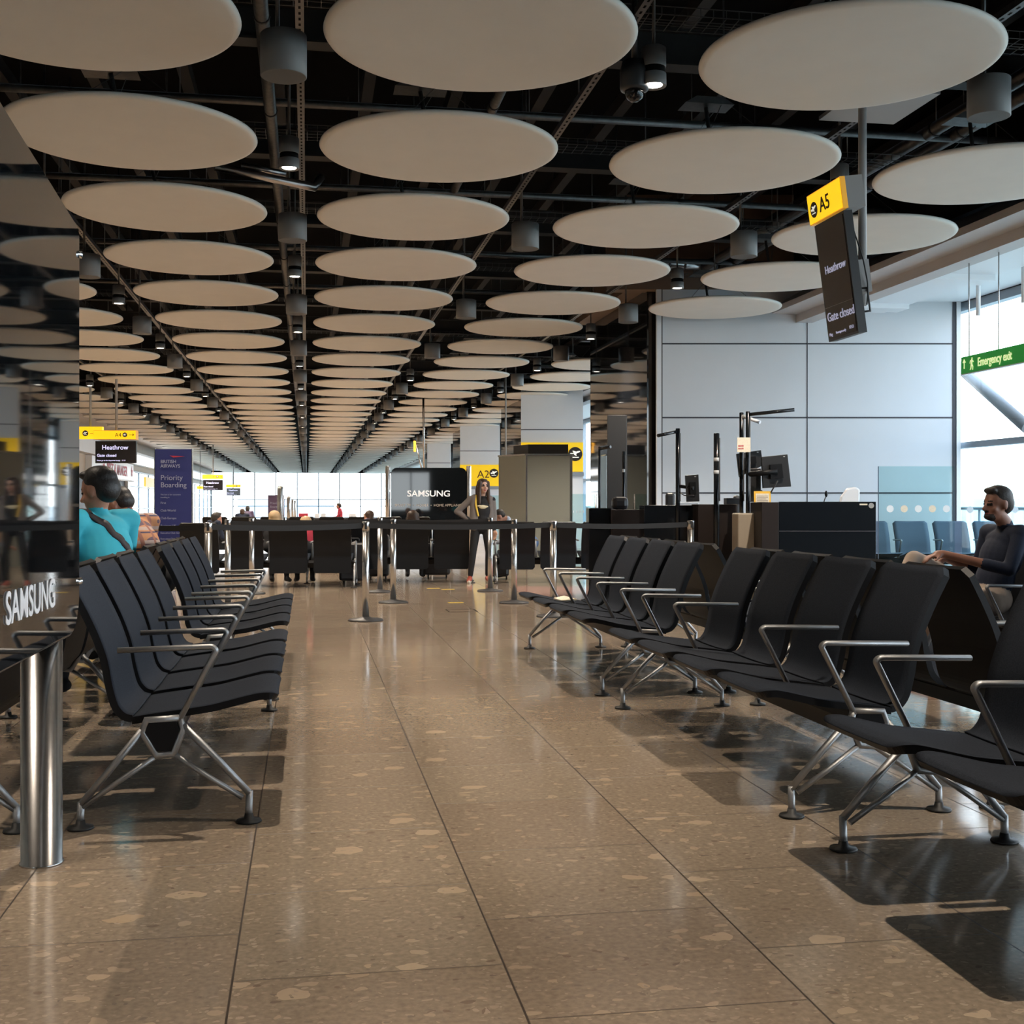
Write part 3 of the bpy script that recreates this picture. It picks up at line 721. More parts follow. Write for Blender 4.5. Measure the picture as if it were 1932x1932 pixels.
# ================================================================== SIGNS
# A5 hanging screen
t = empty('gate_display', 'hanging portrait gate display with yellow A5 header reading Gate closed', 'sign', (4.45, 9.0, 0))
D = Matrix.Translation((-4.45, -9.0, 0))
MB().tube([(4.30, 8.98, 4.85), (4.30, 8.98, 2.72)], .032, 'sign_grey', 16).xf(D).build('pole', t)
MB().box((4.1, 8.6, 4.28), (4.75, 9.35, 4.31), 'sign_grey').xf(D).build('ceiling_plate', t)
tilt = math.atan2(.12, .9)
def leaning(x, y, z): return Matrix.Translation((x, y, z)) @ Matrix.Rotation(-tilt, 4, 'Y')
A = D @ leaning(4.0, 9.0, 3.40)
MB().box((0, -.33, .0), (.04, .285, .24), 'orange_dim').xf(A).build('header_frame', t)
MB().box((-.006, -.32, .008), (.0, .275, .232), 'yellow_lit').xf(A).build('header_face', t)
MB().box((.04, -.33, 0), (.18, .0, .24), 'sign_grey').xf(A).build('header_housing', t)
S2 = D @ leaning(4.145, 9.0, 2.43)
MB().box((0, -.29, .035), (.07, .245, .97), 'black_plastic').xf(S2).build('screen_housing', t)
MB().box((-.004, -.27, .055), (.001, .225, .95), 'screen_black').xf(S2).build('screen', t)
MB().box((.07, -.2, .35), (.2, .1, .60), 'sign_grey').xf(S2).build('bracket', t)
MB().tube([(.08, -.2, .2), (.16, -.2, .2), (.16, -.2, .38), (.08, -.2, .38)], .008, 'black_plastic', 8).xf(S2).build('handle', t)
MB().tube(arc([(.06, -.28, .85), (.12, -.27, .6), (.16, -.22, .4), (.14, -.2, .25)], .05), .006, 'rubber', 6).xf(S2).build('cable', t)
def on_sign(s, size, m, mtx, y, z, name='lettering', **k):
    o = text(s, size, m, t, (0, 0, 0), (0, 0, 0), name, **k)
    o.matrix_local = mtx @ Matrix.Translation((-.008, y, z)) @ Matrix.Rotation(R(-90), 4, 'Z') @ Matrix.Rotation(R(90), 4, 'X')
    return o
on_sign('A5', .16, 'ink', A, .06, .06, bold=.001)
ic = plane_icon(t, (0, 0, 0), (0, 0, 0), .062); ic.matrix_local = A @ Matrix.Translation((-.007, .165, .105)) @ Matrix.Rotation(R(-90), 4, 'Z') @ Matrix.Rotation(R(90), 4, 'X')
on_sign('Heathrow', .09, 'screen_text', S2, .14, .56)
on_sign('Gate closed', .10, 'screen_text', S2, .20, .19)
on_sign('Msg', .035, 'screen_text', S2, .20, .075); on_sign('Passengers only', .028, 'screen_text', S2, .08, .08); on_sign('17:13', .035, 'screen_text', S2, -.16, .085)
MB().box((-.006, -.27, .30), (-.003, .225, .303), 'sign_grey').xf(S2).build('divider', t)

# emergency exit
t = empty('exit_sign', 'green hanging emergency exit sign by the right windows', 'sign', (8.0, 13.0, 0)); D = Matrix.Translation((-8.0, -13.0, 0))
MB().box((7.97, 12.1, 2.77), (8.03, 13.93, 2.98), 'green_sign').xf(D).build('sign_box', t)
for y in (12.4, 13.15, 13.8): MB().tube([(8.0, y, 2.98), (8.0, y, 4.3)], .008, 'steel', 6).xf(D).build('rod', t)
MB().box((7.968, 12.1, 2.76), (8.032, 13.93, 2.772), 'trim_white').xf(D).build('edge', t)
text('Emergency exit', .145, 'green_text', t, (-.034, .55, -.0), FACE_LEFT, bold=.002, sx=.8).location.z = 2.83
def left_shape(poly, y, z, s, nm):
    g_ = MB(); g_.prism([(px*s, py*s) for px, py in poly], 2, 0, .004, 'green_text'); return g_.build(nm, t, (-.034, y, z), FACE_LEFT)
left_shape([(0, 1), (.45, .45), (.3, .35), (.1, .6), (.1, -.6), (-.1, -.6), (-.1, .6), (-.3, .35), (-.45, .45)], .85, 2.875, .075, 'arrow')
left_shape([(-.5, -.9), (-.2, -.85), (.0, -.3), (.25, -.5), (.2, -.95), (.38, -.95), (.42, -.4), (.15, .0), (.2, .35), (.5, .2), (.55, .32), (.2, .6), (.25, .9), (0, .95), (-.05, .65), (-.4, .5), (-.55, .1), (-.42, .05), (-.3, .35), (-.1, .4), (-.2, 0), (-.3, -.6)], .68, 2.875, .08, 'running_figure')
# slim pendants in the window aisle
for i, (y, lab) in enumerate(((15.8, 'slim white pendant rod hanging in the window aisle, left one'), (14.7, 'slim white pendant rod at the right frame edge'))):
    tag(MB().tube([(9.3, y, 4.5), (9.3, y, 3.82)], .03, 'trim_white', 12).build('pendant_rod', None), lab, 'pendant', 'pendant rods in the window aisle')
# outside brace
tag(MB().tube([at(1800, 684, 22.3), at(1940, 808, 19)], .10, 'lamp_grey', 12).build('steel_brace'), 'diagonal grey steel brace outside the right windows', 'brace')
# far: jet bridge / buildings outside
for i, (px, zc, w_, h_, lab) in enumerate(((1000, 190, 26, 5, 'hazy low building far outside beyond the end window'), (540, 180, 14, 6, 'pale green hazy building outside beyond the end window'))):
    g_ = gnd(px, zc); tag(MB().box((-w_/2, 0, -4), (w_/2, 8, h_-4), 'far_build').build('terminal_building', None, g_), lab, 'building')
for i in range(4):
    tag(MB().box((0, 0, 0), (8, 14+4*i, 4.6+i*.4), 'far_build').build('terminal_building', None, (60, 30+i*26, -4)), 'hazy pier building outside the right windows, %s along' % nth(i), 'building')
b = MB(); b.tube([(XR+.9, YB, 1.1), (XR+.9, 60, 1.1)], .03, 'window_frame', 8); y = YB
while y < 60: b.tube([(XR+.9, y, -.2), (XR+.9, y, 1.1)], .025, 'window_frame', 6); y += 1.5
tag(b.build('railing'), 'outside handrail along the right windows', 'railing')
tag(MB().box((XR+.1, YB, -.3), (XR+1.1, 60, -.1), 'far_build').build('ledge'), 'outside ledge below the right windows', 'ledge')

# hanging landscape displays on the left
def hanging(label, px, yt, zc, w_=.98, body='A4', arrow_r=True):
    p = at(px, yt, zc); t = empty('gate_display', label, 'sign', (p.x, p.y, 0), -TH, 'hanging landscape gate displays'); z = p.z
    MB().tube([(0, .1, z-.1), (0, .1, 4.9)], .03, 'sign_grey', 10).build('pole', t)
    MB().box((-w_*.52, 0, z-.21), (w_*.5, .2, z), 'orange_dim').build('header_frame', t)
    MB().box((-w_*.515, -.008, z-.2), (w_*.495, 0, z-.01), 'yellow_lit').build('header_face', t)
    MB().box((-w_*.48, .02, z-.77), (w_*.5, .09, z-.25), 'black_plastic').build('screen_housing', t)
    MB().box((-w_*.47, .015, z-.76), (w_*.49, .021, z-.26), 'screen_black').build('screen', t)
    text(body, .13, 'ink', t, (0.0, -.012, z-.15), FACE_CAM)
    plane_icon(t, (w_*.24, -.009, z-.105), FACE_CAM, .055); arrow(t, (w_*.40, -.009, z-.105), FACE_CAM, .06)
    text('Heathrow', .15, 'screen_text_bright', t, (-w_*.32, .012, z-.45), FACE_CAM, bold=.001); text('Gate closed', .095, 'screen_text_bright', t, (-w_*.44, .012, z-.62), FACE_CAM, bold=.001)
    text('Please go to the departure lounge   17:13', .04, 'screen_text_bright', t, (-w_*.44, .012, z-.72), FACE_CAM)
    return t
hanging('hanging display under yellow A4 header, largest on the left', 217, 812, 28.7)
t = empty('direction_sign', 'yellow direction sign partly behind the A4 display', 'sign', gnd(176, 31), -TH); z = at(176, 805, 31).z
MB().box((-.45, 0, z-.31), (.22, .15, z), 'yellow_lit').build('sign_face', t); MB().tube([(-.1, .08, z), (-.1, .08, 4.9)], .03, 'sign_grey', 8).build('pole', t)
plane_icon(t, (-.20, -.006, z-.17), FACE_CAM, .075); arrow(t, (-.02, -.006, z-.17), FACE_CAM, .06)
hanging('hanging gate display in the middle distance before the bright window', 401, 895.5, 60, body='A3')
hanging('smallest hanging gate display, far off before the bright window', 440, 914, 84, body='A1')
t = empty('direction_sign', 'tiny yellow sign left of the middle distance display', 'sign', gnd(377, 66), -TH); z = at(377, 917, 66).z
MB().box((-.16, 0, z-.17), (.16, .1, z), 'yellow_lit').build('sign_face', t); MB().tube([(0, .05, z), (0, .05, 4.9)], .02, 'sign_grey', 6).build('pole', t); arrow(t, (-.02, -.006, z-.09), (R(90), 0, R(0)), .07)

# gate number signs on the walls
def gate_sign(label, wallp, L, zc, ybot, ytop, body, tx, ix, size, ir):
    z0 = EYE-(ybot-HZ)/FPX*zc; z1 = EYE-(ytop-HZ)/FPX*zc; off = Matrix.Rotation(ROT, 3, 'Z') @ Vector((0, -.06, 0))
    t = empty('gate_sign', label, 'sign', (wallp.x+off.x, wallp.y+off.y, 0), ROT, 'yellow gate signs on the walls')
    MB().box((0, 0, z0), (L, .055, z1), 'yellow_panel').build('sign_face', t)
    MB().box((-.02, .0, z0-.12), (L+.02, .05, z0-.02), 'window_frame').build('lower_rail', t)
    if body: text(body, size, 'ink', t, (tx, -.006, z1-.55*(z1-z0)-.05), FACE_CAM)
    plane_icon(t, (ix, -.004, (z1+z0)/2+.08), FACE_CAM, ir)
gate_sign('yellow gate sign reading A2 above the standing woman', a3, L3, 45.7, 917, 877, 'A2', .64, 1.27, .40, .17)
gate_sign('large yellow gate sign behind the grey cabinet', a2, L2, 32.9, 890, 835, '', 0, 1.46, .3, .19)

# airline banner
p = gnd(327, 17.6); t = empty('banner', 'tall dark blue Priority Boarding banner behind the left benches', 'banner', p, -TH); W2 = .265
MB().box((-W2, 0, .06), (W2, .03, 1.965), 'banner_blue').build('panel', t)
MB().box((-W2-.012, -.004, .0), (-W2, .034, 1.975), 'steel').build('frame', t); MB().box((W2, -.004, .0), (W2+.012, .034, 1.975), 'steel').build('frame', t)
MB().box((-.3, -.12, 0), (.3, .15, .03), 'steel').build('base', t)
TX = -.185
for s_, sz, z in (('BRITISH', .066, 1.765), ('AIRWAYS', .066, 1.70), ('Priority', .105, 1.52), ('Boarding', .105, 1.415), ('This lane is for customers', .028, 1.30), ('travelling in', .028, 1.26), ('First', .045, 1.175), ('Club World', .045, 1.065), ('Club Europe', .045, .955), ('Business UK', .045, .845), ('Executive Club Gold', .035, .745), ('Executive Club Silver', .035, .66), ('Frequent flyer', .035, .60), ('Other customers', .03, .50), ('please wait', .03, .45)):
    text(s_, sz, 'banner_text', t, (TX, -.003, z), FACE_CAM, ext=.001, bold=.0008 if sz > .06 and s_[1].isupper() else 0)
b = MB(); b.prism([(-.05, 1.872), (.08, 1.868), (.17, 1.862), (.05, 1.85), (.0, 1.845)], 1, -.003, 0, 'red'); b.build('emblem', t)
p = gnd(521, 40); t = tag(MB().box((-.27, 0, 0), (.27, .03, 1.50), 'banner_purple').build('banner', None, p, (0, 0, -TH)), 'small purple banner behind the round-topped steel column', 'banner')
for s_, z in (('Priority', 1.2), ('Boarding', 1.08)): text(s_, .1, 'banner_text', t, (-.2, -.003, z), FACE_CAM)

# shop on the left wall
t = empty('shop_unit', 'brown shop with white fascia and red starred lettering on the left', 'shop', (XL, 56, 0))
MB().box((0, -6.5, 2.35), (.25, 5, 3.12), 'trim_white').build('fascia', t)
MB().box((.0, -6.5, 2.28), (.3, 5, 2.35), 'soffit_white').build('lower_edge', t)
text('\u2605', .001, 'red', t, (.27, -5, 2.5), FACE_RIGHT, name='spare') if False else None
text('PRET A MANGER', .62, 'red', t, (.26, -2.9, 2.52), FACE_RIGHT, bold=.015, sx=1.25)
def star(y, z, s):
    g_ = MB(); g_.prism([((s if i % 2 == 0 else s*.42)*math.sin(i*math.pi/5), (s if i % 2 == 0 else s*.42)*math.cos(i*math.pi/5)) for i in range(10)], 2, 0, .01, 'red'); g_.build('star', t, (.26, y, z), FACE_RIGHT)
star(-3.7, 2.75, .28); star(4.4, 2.75, .28)
MB().box((.01, -18, 0), (.12, 4.6, 2.28), 'brown_panel').build('front', t)
MB().box((.01, -24, 2.4), (.5, -12.6, 3.5), 'brown_and_shade').build('bulkhead', t)
MB().box((.12, 3.2, 0), (.25, 3.9, 2.28), 'trim_white').build('pillar', t)
MB().box((.5, -22, 2.42), (.54, -14, 2.5), 'orange_dim').build('orange_strip', t)
tag(MB().box((0, 0, 0), (.1, 9, .5), 'orange_dim').build('lit_fascia', None, (XL+.1, 66, 2.15)), 'pale yellow fascia over the bright left windows', 'sign')

# ================================================================== GATE DESKS
def rotbox(name, label, cat, px0, px1, zc, z0, z1, depth, m, group=None, bev=.006, rz=-TH):
    p = at(px0, 0, zc); L = (px1-px0)/FPX*zc
    return tag(MB().box((0, 0, z0), (L, depth, z1), m).build(name, None, (p.x, p.y, 0), (0, 0, rz), bevel=bev), label, cat, group), L
# main desk
p = at(1437, 0, 12.5); L = 216/FPX*12.5
t = empty('gate_desk', 'large glossy black gate desk left of the glass screen', 'desk', (p.x, p.y, 0), -TH)
MB().box((.18, 0, .02), (L, .04, 1.19), 'black_gloss').build('front_panel', t, bevel=.004); MB().box((0, .0, .02), (.175, .6, 1.185), 'brown_panel').build('end_panel', t, bevel=.004)
MB().box((L-.04, .04, .02), (L, .75, 1.19), 'black_gloss').build('side_panel', t); MB().box((.18, .05, 1.0), (L-.05, .75, 1.03), 'black_gloss').build('worktop', t)
MB().box((.18, -.003, .885), (L, 0, .892), 'wall_seam').build('seam', t); MB().box((L-.17, -.003, 1.155), (L-.09, 0, 1.17), 'paper').build('label_sticker', t)
MB().lathe([(.028, 0), (.028, .003)], 'sign_grey', 16).build('round_badge', t, (L-.05, -.001, 1.15), (R(90), 0, 0))
rotbox('pedestal', 'beige pedestal unit against the large black desk', 'pedestal', 1392, 1436, 12.9, 0, 1.07, .35, 'pedestal', bev=.015)
rotbox('counter_unit', 'brown black counter section left of the beige pedestal', 'counter', 1317, 1391, 13.4, 0, 1.165, .5, 'brown_panel')
rotbox('counter_unit', 'glossy dark counter section under the left monitor', 'counter', 1215, 1316, 13.8, 0, 1.155, .5, 'black_gloss')
rotbox('counter_unit', 'black counter box at the left end of the gate desks', 'counter', 1111, 1153, 15.2, 0, 1.12, .6, 'black_gloss')
rotbox('counter_unit', 'low dark counter between the black box and the lit pole', 'counter', 1155, 1214, 15.0, 0, 1.10, .6, 'brown_panel')
rotbox('work_table', 'white work surface beyond the dark counter', 'counter', 1270, 1318, 15, 1.16, 1.19, .3, 'white_plastic')
rotbox('document_tray', 'grey box on the counter beside the tall poles', 'box', 1371, 1396, 13.6, 1.165, 1.235, .2, 'dark_cap')
def pole(label, px, ytop, w_, zc, arm=None, bands=()):
    g_ = gnd(px, zc); zt = EYE-(ytop-HZ)/FPX*zc; r = w_/2/FPX*zc
    t = empty('desk_pole', label, 'pole', g_, 0, 'black poles on the gate desks')
    MB().lathe([(r, 0), (r, zt), (r*.8, zt+.004), (.001, zt+.004)], 'black_gloss', 18).build('pole_tube', t)
    MB().box((r*.55, -r*.9, 1.2), (r*1.02, -r*.5, zt-.05), 'galv').build('cable_rail', t)
    for yb_ in bands:
        z = EYE-(yb_-HZ)/FPX*zc; MB().lathe([(r*1.04, z-.02), (r*1.04, z+.02)], 'white_plastic', 18).build('white_band', t)
    if arm:
        for (ax, ay, m) in arm:
            q = at(ax, ay, zc-.15)-g_; MB().tube([(0, 0, zt-.03), q], .019, m, 10).build('lamp_arm', t)
    return t
pole('thin black desk pole with a short arm to the left', 1279, 809, 8.5, 13.8, arm=((1241, 822, 'black_gloss'),))
pole('thick plain black desk pole with white bands', 1352, 818, 11, 13.4, bands=(867, 891))
pole('black desk pole just left of the tallest one', 1399, 779, 8, 13.2, arm=((1434, 797, 'white_plastic'),))
pole('tallest black desk pole with a long arm to the right', 1411, 777, 8, 13.0, arm=((1499, 773, 'black_gloss'),))
pole('thin black pole before the mirrored lift wall', 1177, 852, 6, 15.5, bands=(888, 951))
pole('short dark pole left of the mirrored lift wall', 1131, 843, 4.5, 16.0, arm=((1152, 843, 'black_gloss'),))
def monitor(label, corners, zc, depth=.05):
    t = empty('monitor', label, 'monitor', at(*corners[0], zc), 0); base = Vector(t.location)
    P3 = [at(x, y, zc)-base for x, y in corners]; n = Vector((ST, CT, 0))*depth
    vs = P3+[q+n for q in P3]
    MB().add(vs, [(0, 1, 2, 3), (7, 6, 5, 4), (0, 4, 5, 1), (1, 5, 6, 2), (2, 6, 7, 3), (3, 7, 4, 0)], 'black_plastic').build('casing', t, bevel=.004)
    c = sum(P3, Vector())/4; s_ = (P3[1]-P3[0]).length; m = MB(); k = .45
    vs = [c+(q-c)*k-n*.7 for q in P3]+[c+(q-c)*k for q in P3]
    MB().add(vs, [(0, 1, 2, 3), (7, 6, 5, 4), (0, 4, 5, 1), (1, 5, 6, 2), (2, 6, 7, 3), (3, 7, 4, 0)], 'shell_black').build('mount_plate', t)
    MB().box(tuple(P3[1]+Vector((-.05, -.004, -.03))), tuple(P3[1]+Vector((-.03, 0, -.02))), 'sign_grey').build('sticker', t)
    return t, c, base
t, c, bs = monitor('small monitor on the left counter seen from behind', [(1293, 897), (1318, 895), (1320, 946), (1296, 947)], 13.7)
MB().tube([c-Vector((0, .04, 0)), at(1281, 917, 13.8)-bs], .02, 'shell_black', 8).build('arm', t)
MB().tube(arc([c-Vector((0, .05, .08)), at(1290, 935, 13.7)-bs, at(1281, 927, 13.8)-bs], .04), .006, 'rubber', 6).build('cable', t)
t, c, bs = monitor('large tilted monitor right of the tall poles seen from behind', [(1437, 862), (1486, 857), (1493, 918), (1440, 921)], 12.95)
MB().tube([c-Vector((0, .04, 0)), at(1413, 895, 13)-bs], .03, 'shell_black', 8).build('arm', t)
MB().tube(arc([c-Vector((0, .05, .1)), at(1448, 940, 13)-bs, at(1436, 925, 13)-bs], .04), .008, 'rubber', 6).build('cable', t)
monitor('second dark monitor partly behind the tall poles', [(1390, 856), (1436, 849), (1440, 878), (1395, 900)], 13.3)
rotbox('card_printer', 'black boarding card machine between the poles and yellow notice', 'machine', 1414, 1436, 13.1, 1.19, 1.55, .2, 'black_plastic')
rotbox('desk_chair', 'dark chair back rising behind the left counter', 'chair', 1256, 1274, 14.4, .6, 1.30, .06, 'dark_cap', bev=.03)
rotbox('desk_chair', 'dark chair back rising just left of the tall poles', 'chair', 1384, 1398, 14.2, .6, 1.27, .06, 'dark_cap', bev=.03)
# notice frame
t = empty('notice_stand', 'yellow framed notice standing on the beige pedestal', 'notice', at(1423, 968, 12.95), -TH-.1)
MB().box((0, 0, 0), (.175, .012, .235), 'paper_yellow').build('frame', t, rot=(R(-8), 0, 0)); MB().box((.018, -.003, .02), (.16, 0, .21), 'paper').build('sheet', t, rot=(R(-8), 0, 0))
b = MB()
for k in range(9): b.box((.03, -.005, .18-.016*k), (.145-.02*(k % 3 == 2), -.003, .186-.016*k), 'text_grey')
b.build('print_lines', t, rot=(R(-8), 0, 0))
t = tag(MB().box((0, 0, 0), (.14, .004, .155), 'paper').build('paper_notice', None, at(1391, 853, 12.93), (0, 0, -TH)), 'pinkish paper chart fixed across the two tall poles', 'paper')
for k in range(12): MB().box((.012+.02*(k % 3), -.002, .03+.028*(k//3)), (.026+.02*(k % 3), 0, .045+.028*(k//3)), 'red').build('chart_mark', t) if k < 6 else None
p = at(1553, 947, 13)
t = empty('microphone', 'small gooseneck microphone on the black desk', 'microphone', (p.x, p.y, p.z-.18)); MB().tube([(0, 0, 0), (0, 0, .14), (.015, 0, .2), (.03, 0, .235)], .006, 'rubber', 8).build('neck', t); MB().ell((.035, 0, .265), (.016, .016, .035), 'shell_black').build('head', t); MB().lathe([(.05, 0), (.05, .02), (.001, .025)], 'rubber', 16).build('base', t)
# office chair with white back
p = gnd(1602, 13.6); t = empty('office_chair', 'white backed office chair behind the black desk', 'chair', (p.x, p.y, 0), -TH)
b = MB(); pr = [(-.125, .7), (-.125, 1.10), (-.09, 1.25), (-.02, 1.345), (.08, 1.36), (.125, 1.33), (.12, 1.2), (.09, .7)]
b.prism(pr, 1, 0, .05, 'white_plastic'); b.build('backrest', t, bevel=.02); MB().box((-.22, -.25, .48), (.22, .22, .55), 'black_cloth').build('seat', t, bevel=.03); MB().lathe([(.28, 0), (.25, .05), (.03, .09), (.03, .48)], 'black_plastic', 20).build('base', t); MB().box((-.04, 0, .55), (.04, .04, .75), 'black_plastic').build('back_bar', t)
# glass screen with dots
p = at(1658, 0, 13.5); L = 143/FPX*13.5
t = empty('glass_screen', 'tall glass screen with a row of frosted dots', 'screen', (p.x, p.y, 0), -TH)
MB().box((0, 0, .12), (L, .012, 1.585), 'screen_glass').build('glass', t)
MB().box((0, -.02, 0), (L, .035, .12), 'trim_white').build('shoe', t); MB().box((-.008, 0, .12), (0, .012, 1.585), 'seat_blue').build('edge', t)
for k in range(5): MB().lathe([(.040, 0), (.040, .002)], 'frost' if k % 2 == 0 else 'paper', 20).build('frosted_dot', t, (.125+k*.156, -.001, 1.115), (R(90), 0, 0))
p = at(1815, 0, 15.2)
t = empty('glass_screen', 'second glass screen with dots right of the white gate wall', 'screen', (p.x, p.y, 0), -TH)
MB().box((0, 0, .1), (1.3, .012, 1.5), 'screen_glass').build('glass', t); MB().box((0, -.02, 0), (1.3, .035, .1), 'trim_white').build('shoe', t)
for k in range(5): MB().lathe([(.042, 0), (.042, .002)], 'frost', 20).build('frosted_dot', t, (.1+k*.28, -.001, 1.10), (R(90), 0, 0))
# grey cabinet
p = at(992, 0, 24); t = empty('kiosk_cabinet', 'tall grey metal cabinet right of the standing woman', 'cabinet', (p.x, p.y, 0), -TH)
LW = 88/FPX*24; sk = 52/FPX*24
b = MB(); q = [(0, 0), (LW, 0), (LW-.2, .9), (-sk, .75)]; b.prism(q, 2, 0, 2.14, 'grey_cabinet'); b.build('body', t)
b = MB(); b.prism([(x*1.0+.0, y) for x, y in [(-.02, -.02), (LW+.03, -.02), (LW-.2, .92), (-sk-.02, .77)]], 2, 2.14, 2.17, 'steel'); b.build('rim', t)
b = MB(); b.prism([(.05, .06), (LW-.08, .06), (LW-.22, .86), (-sk+.3, .72)], 2, 2.17, 2.36, 'dark_cap'); b.build('cap', t)
MB().box((.0, -.01, 0), (.03, 0, 2.14), 'steel').build('corner_strip', t); MB().box((LW-.05, -.012, 0), (LW-.0, 0, 2.14), 'steel').build('corner_strip', t)
# hanging black screen near the cabinet
p = at(956, 887, 30); t = empty('hanging_screen', 'narrow black hanging screen between the woman and the cabinet', 'screen', (p.x, p.y, 0), -TH+.9)
MB().box((-.12, 0, 1.27), (.12, .06, 2.02), 'screen_black').build('panel', t); MB().tube([(0, .03, 2.0), (0, .03, 4.9)], .02, 'sign_grey', 8).build('pole', t)
# glass barriers in the distance
for i, (px0, px1, zc, lab) in enumerate(((1078, 1124, 22.0, 'glass barrier with pale dashes right of the grey cabinet'), (926, 946, 25, 'glass barrier behind the standing woman'))):
    p = at(px0, 0, zc); L = (px1-px0)/FPX*zc
    t = empty('glass_barrier', lab, 'barrier', (p.x, p.y, 0), -TH); MB().box((0, 0, .05), (L, .012, 1.36), 'screen_glass').build('glass', t); MB().box((0, -.02, 0), (L, .03, .05), 'steel').build('shoe', t); MB().tube([(L, 0, 0), (L, 0, 1.36)], .015, 'steel', 8).build('end_post', t)
    for k in range(4): MB().box((.03+k*.06, -.003, 1.02), (.045+k*.06, 0, 1.06), 'white_plastic').build('dash_mark', t)
# dark structures before the lift wall
rotbox('information_panel', 'tall black panel standing before the mirrored lift wall', 'panel', 1146, 1183, 17.5, 1.0, 2.45, .05, 'black_plastic')
rotbox('equipment_bag', 'dark equipment heap on the left gate counter', 'bag', 1156, 1186, 15.1, 1.10, 1.26, .25, 'luggage', bev=.05)
t = empty('pole_sign', 'slanted pole with orange tip standing above the far kiosk', 'pole', gnd(800, 34), 0)
MB().tube([(0, 0, 2.0), (-.02, 0, 4.5)], .03, 'steel', 8).build('pole_tube', t); MB().tube([(-.02, 0, 2.0), (-.22, 0, 2.85)], .025, 'steel', 8).build('slanted_arm', t); MB().box((-.29, -.03, 2.65), (-.23, .03, 2.95), 'orange_dim').build('orange_tip', t)
MB().tube([(0, 0, 0), (0, 0, 2.0)], .03, 'steel', 8).build('lower_tube', t)

# floor mat and marks
q = [gnd(960, 17.3), gnd(1120, 17.3), gnd(1130, 14.2), gnd(1018, 14.2)]
me = MB().add([tuple(v+Vector((0, 0, .003))) for v in q]+[tuple(v) for v in q], [(0, 1, 2, 3), (7, 6, 5, 4), (0, 4, 5, 1), (1, 5, 6, 2), (2, 6, 7, 3), (3, 7, 4, 0)], 'pink_floor').build('floor_mat'); tag(me, 'reddish patch of flooring under the right barrier posts', 'mat')
for i, (px, py, lab) in enumerate(((818, 1110, 'left yellow tape mark on the floor before the woman'), (845, 1112, 'middle yellow tape mark on the floor before the woman'), (860, 1137, 'yellow tape mark on the floor nearest the camera'))):
    p = gnd(px, 2645/(py-954)); tag(MB().box((-.09, -.05, 0), (.09, .05, .002), 'tape').build('tape_mark', None, p), lab, 'tape')
p = gnd(871, 2645/(1152-954)); tag(MB().box((-.16, -.16, 0), (-.15, .16, .002), 'shell_black').box((-.16, -.16, 0), (.16, -.15, .002), 'shell_black').box((.15, -.16, 0), (.16, .16, .002), 'shell_black').box((-.16, .15, 0), (.16, .16, .002), 'shell_black').build('floor_hatch', None, p), 'small square outline of a floor hatch in the aisle', 'hatch')
# crumpled paper on a seat
b = MB(); pts = [(math.cos(a)*.11*random.uniform(.6, 1.1), math.sin(a)*.07*random.uniform(.6, 1.1), random.uniform(.0, .02)) for a in np.linspace(0, 6.0, 11)]
b.add(pts+[(0, 0, .035)]+[(x, y, 0) for x, y, z in pts], [(i, (i+1) % 11, 11) for i in range(11)]+[(i, 12+i, 12+(i+1) % 11, (i+1) % 11) for i in range(11)]+[tuple(12+i for i in range(11))], 'paper'); tag(b.build('crumpled_paper', None, (1.98, 9.32, .412)), 'crumpled white paper on the furthest right-hand seat', 'paper')
# luggage
def case(label, px, zc, w_, h_, d_):
    p = gnd(px, zc); t = empty('suitcase', label, 'suitcase', p, -TH)
    MB().box((-w_/2, 0, .05), (w_/2, d_, h_), 'luggage').build('body', t, bevel=.04); MB().tube(arc([(-w_*.2, d_/2, h_-.01), (-w_*.2, d_/2, h_+.05), (w_*.2, d_/2, h_+.05), (w_*.2, d_/2, h_-.01)], .02), .01, 'black_plastic', 8).build('handle', t)
    for x in (-w_*.35, w_*.35): MB().tube([(x-.012, d_/2, .03), (x+.012, d_/2, .03)], .03, 'rubber', 12).build('wheel', t)
case('black suitcase under the far row beside the nearest post', 665, 17.75, .40, .62, .25); case('black suitcase partly hidden by the nearest barrier post', 712, 18.9, .34, .70, .25); case('dark holdall behind the seats left of the woman', 824, 19.3, .42, .55, .3); case('dark round bag behind the seats beside the pale-shirted man', 945, 19.0, .25, .40, .2)
case('black trolley case at the left end of the far row', 368, 19.5, .35, .75, .3)

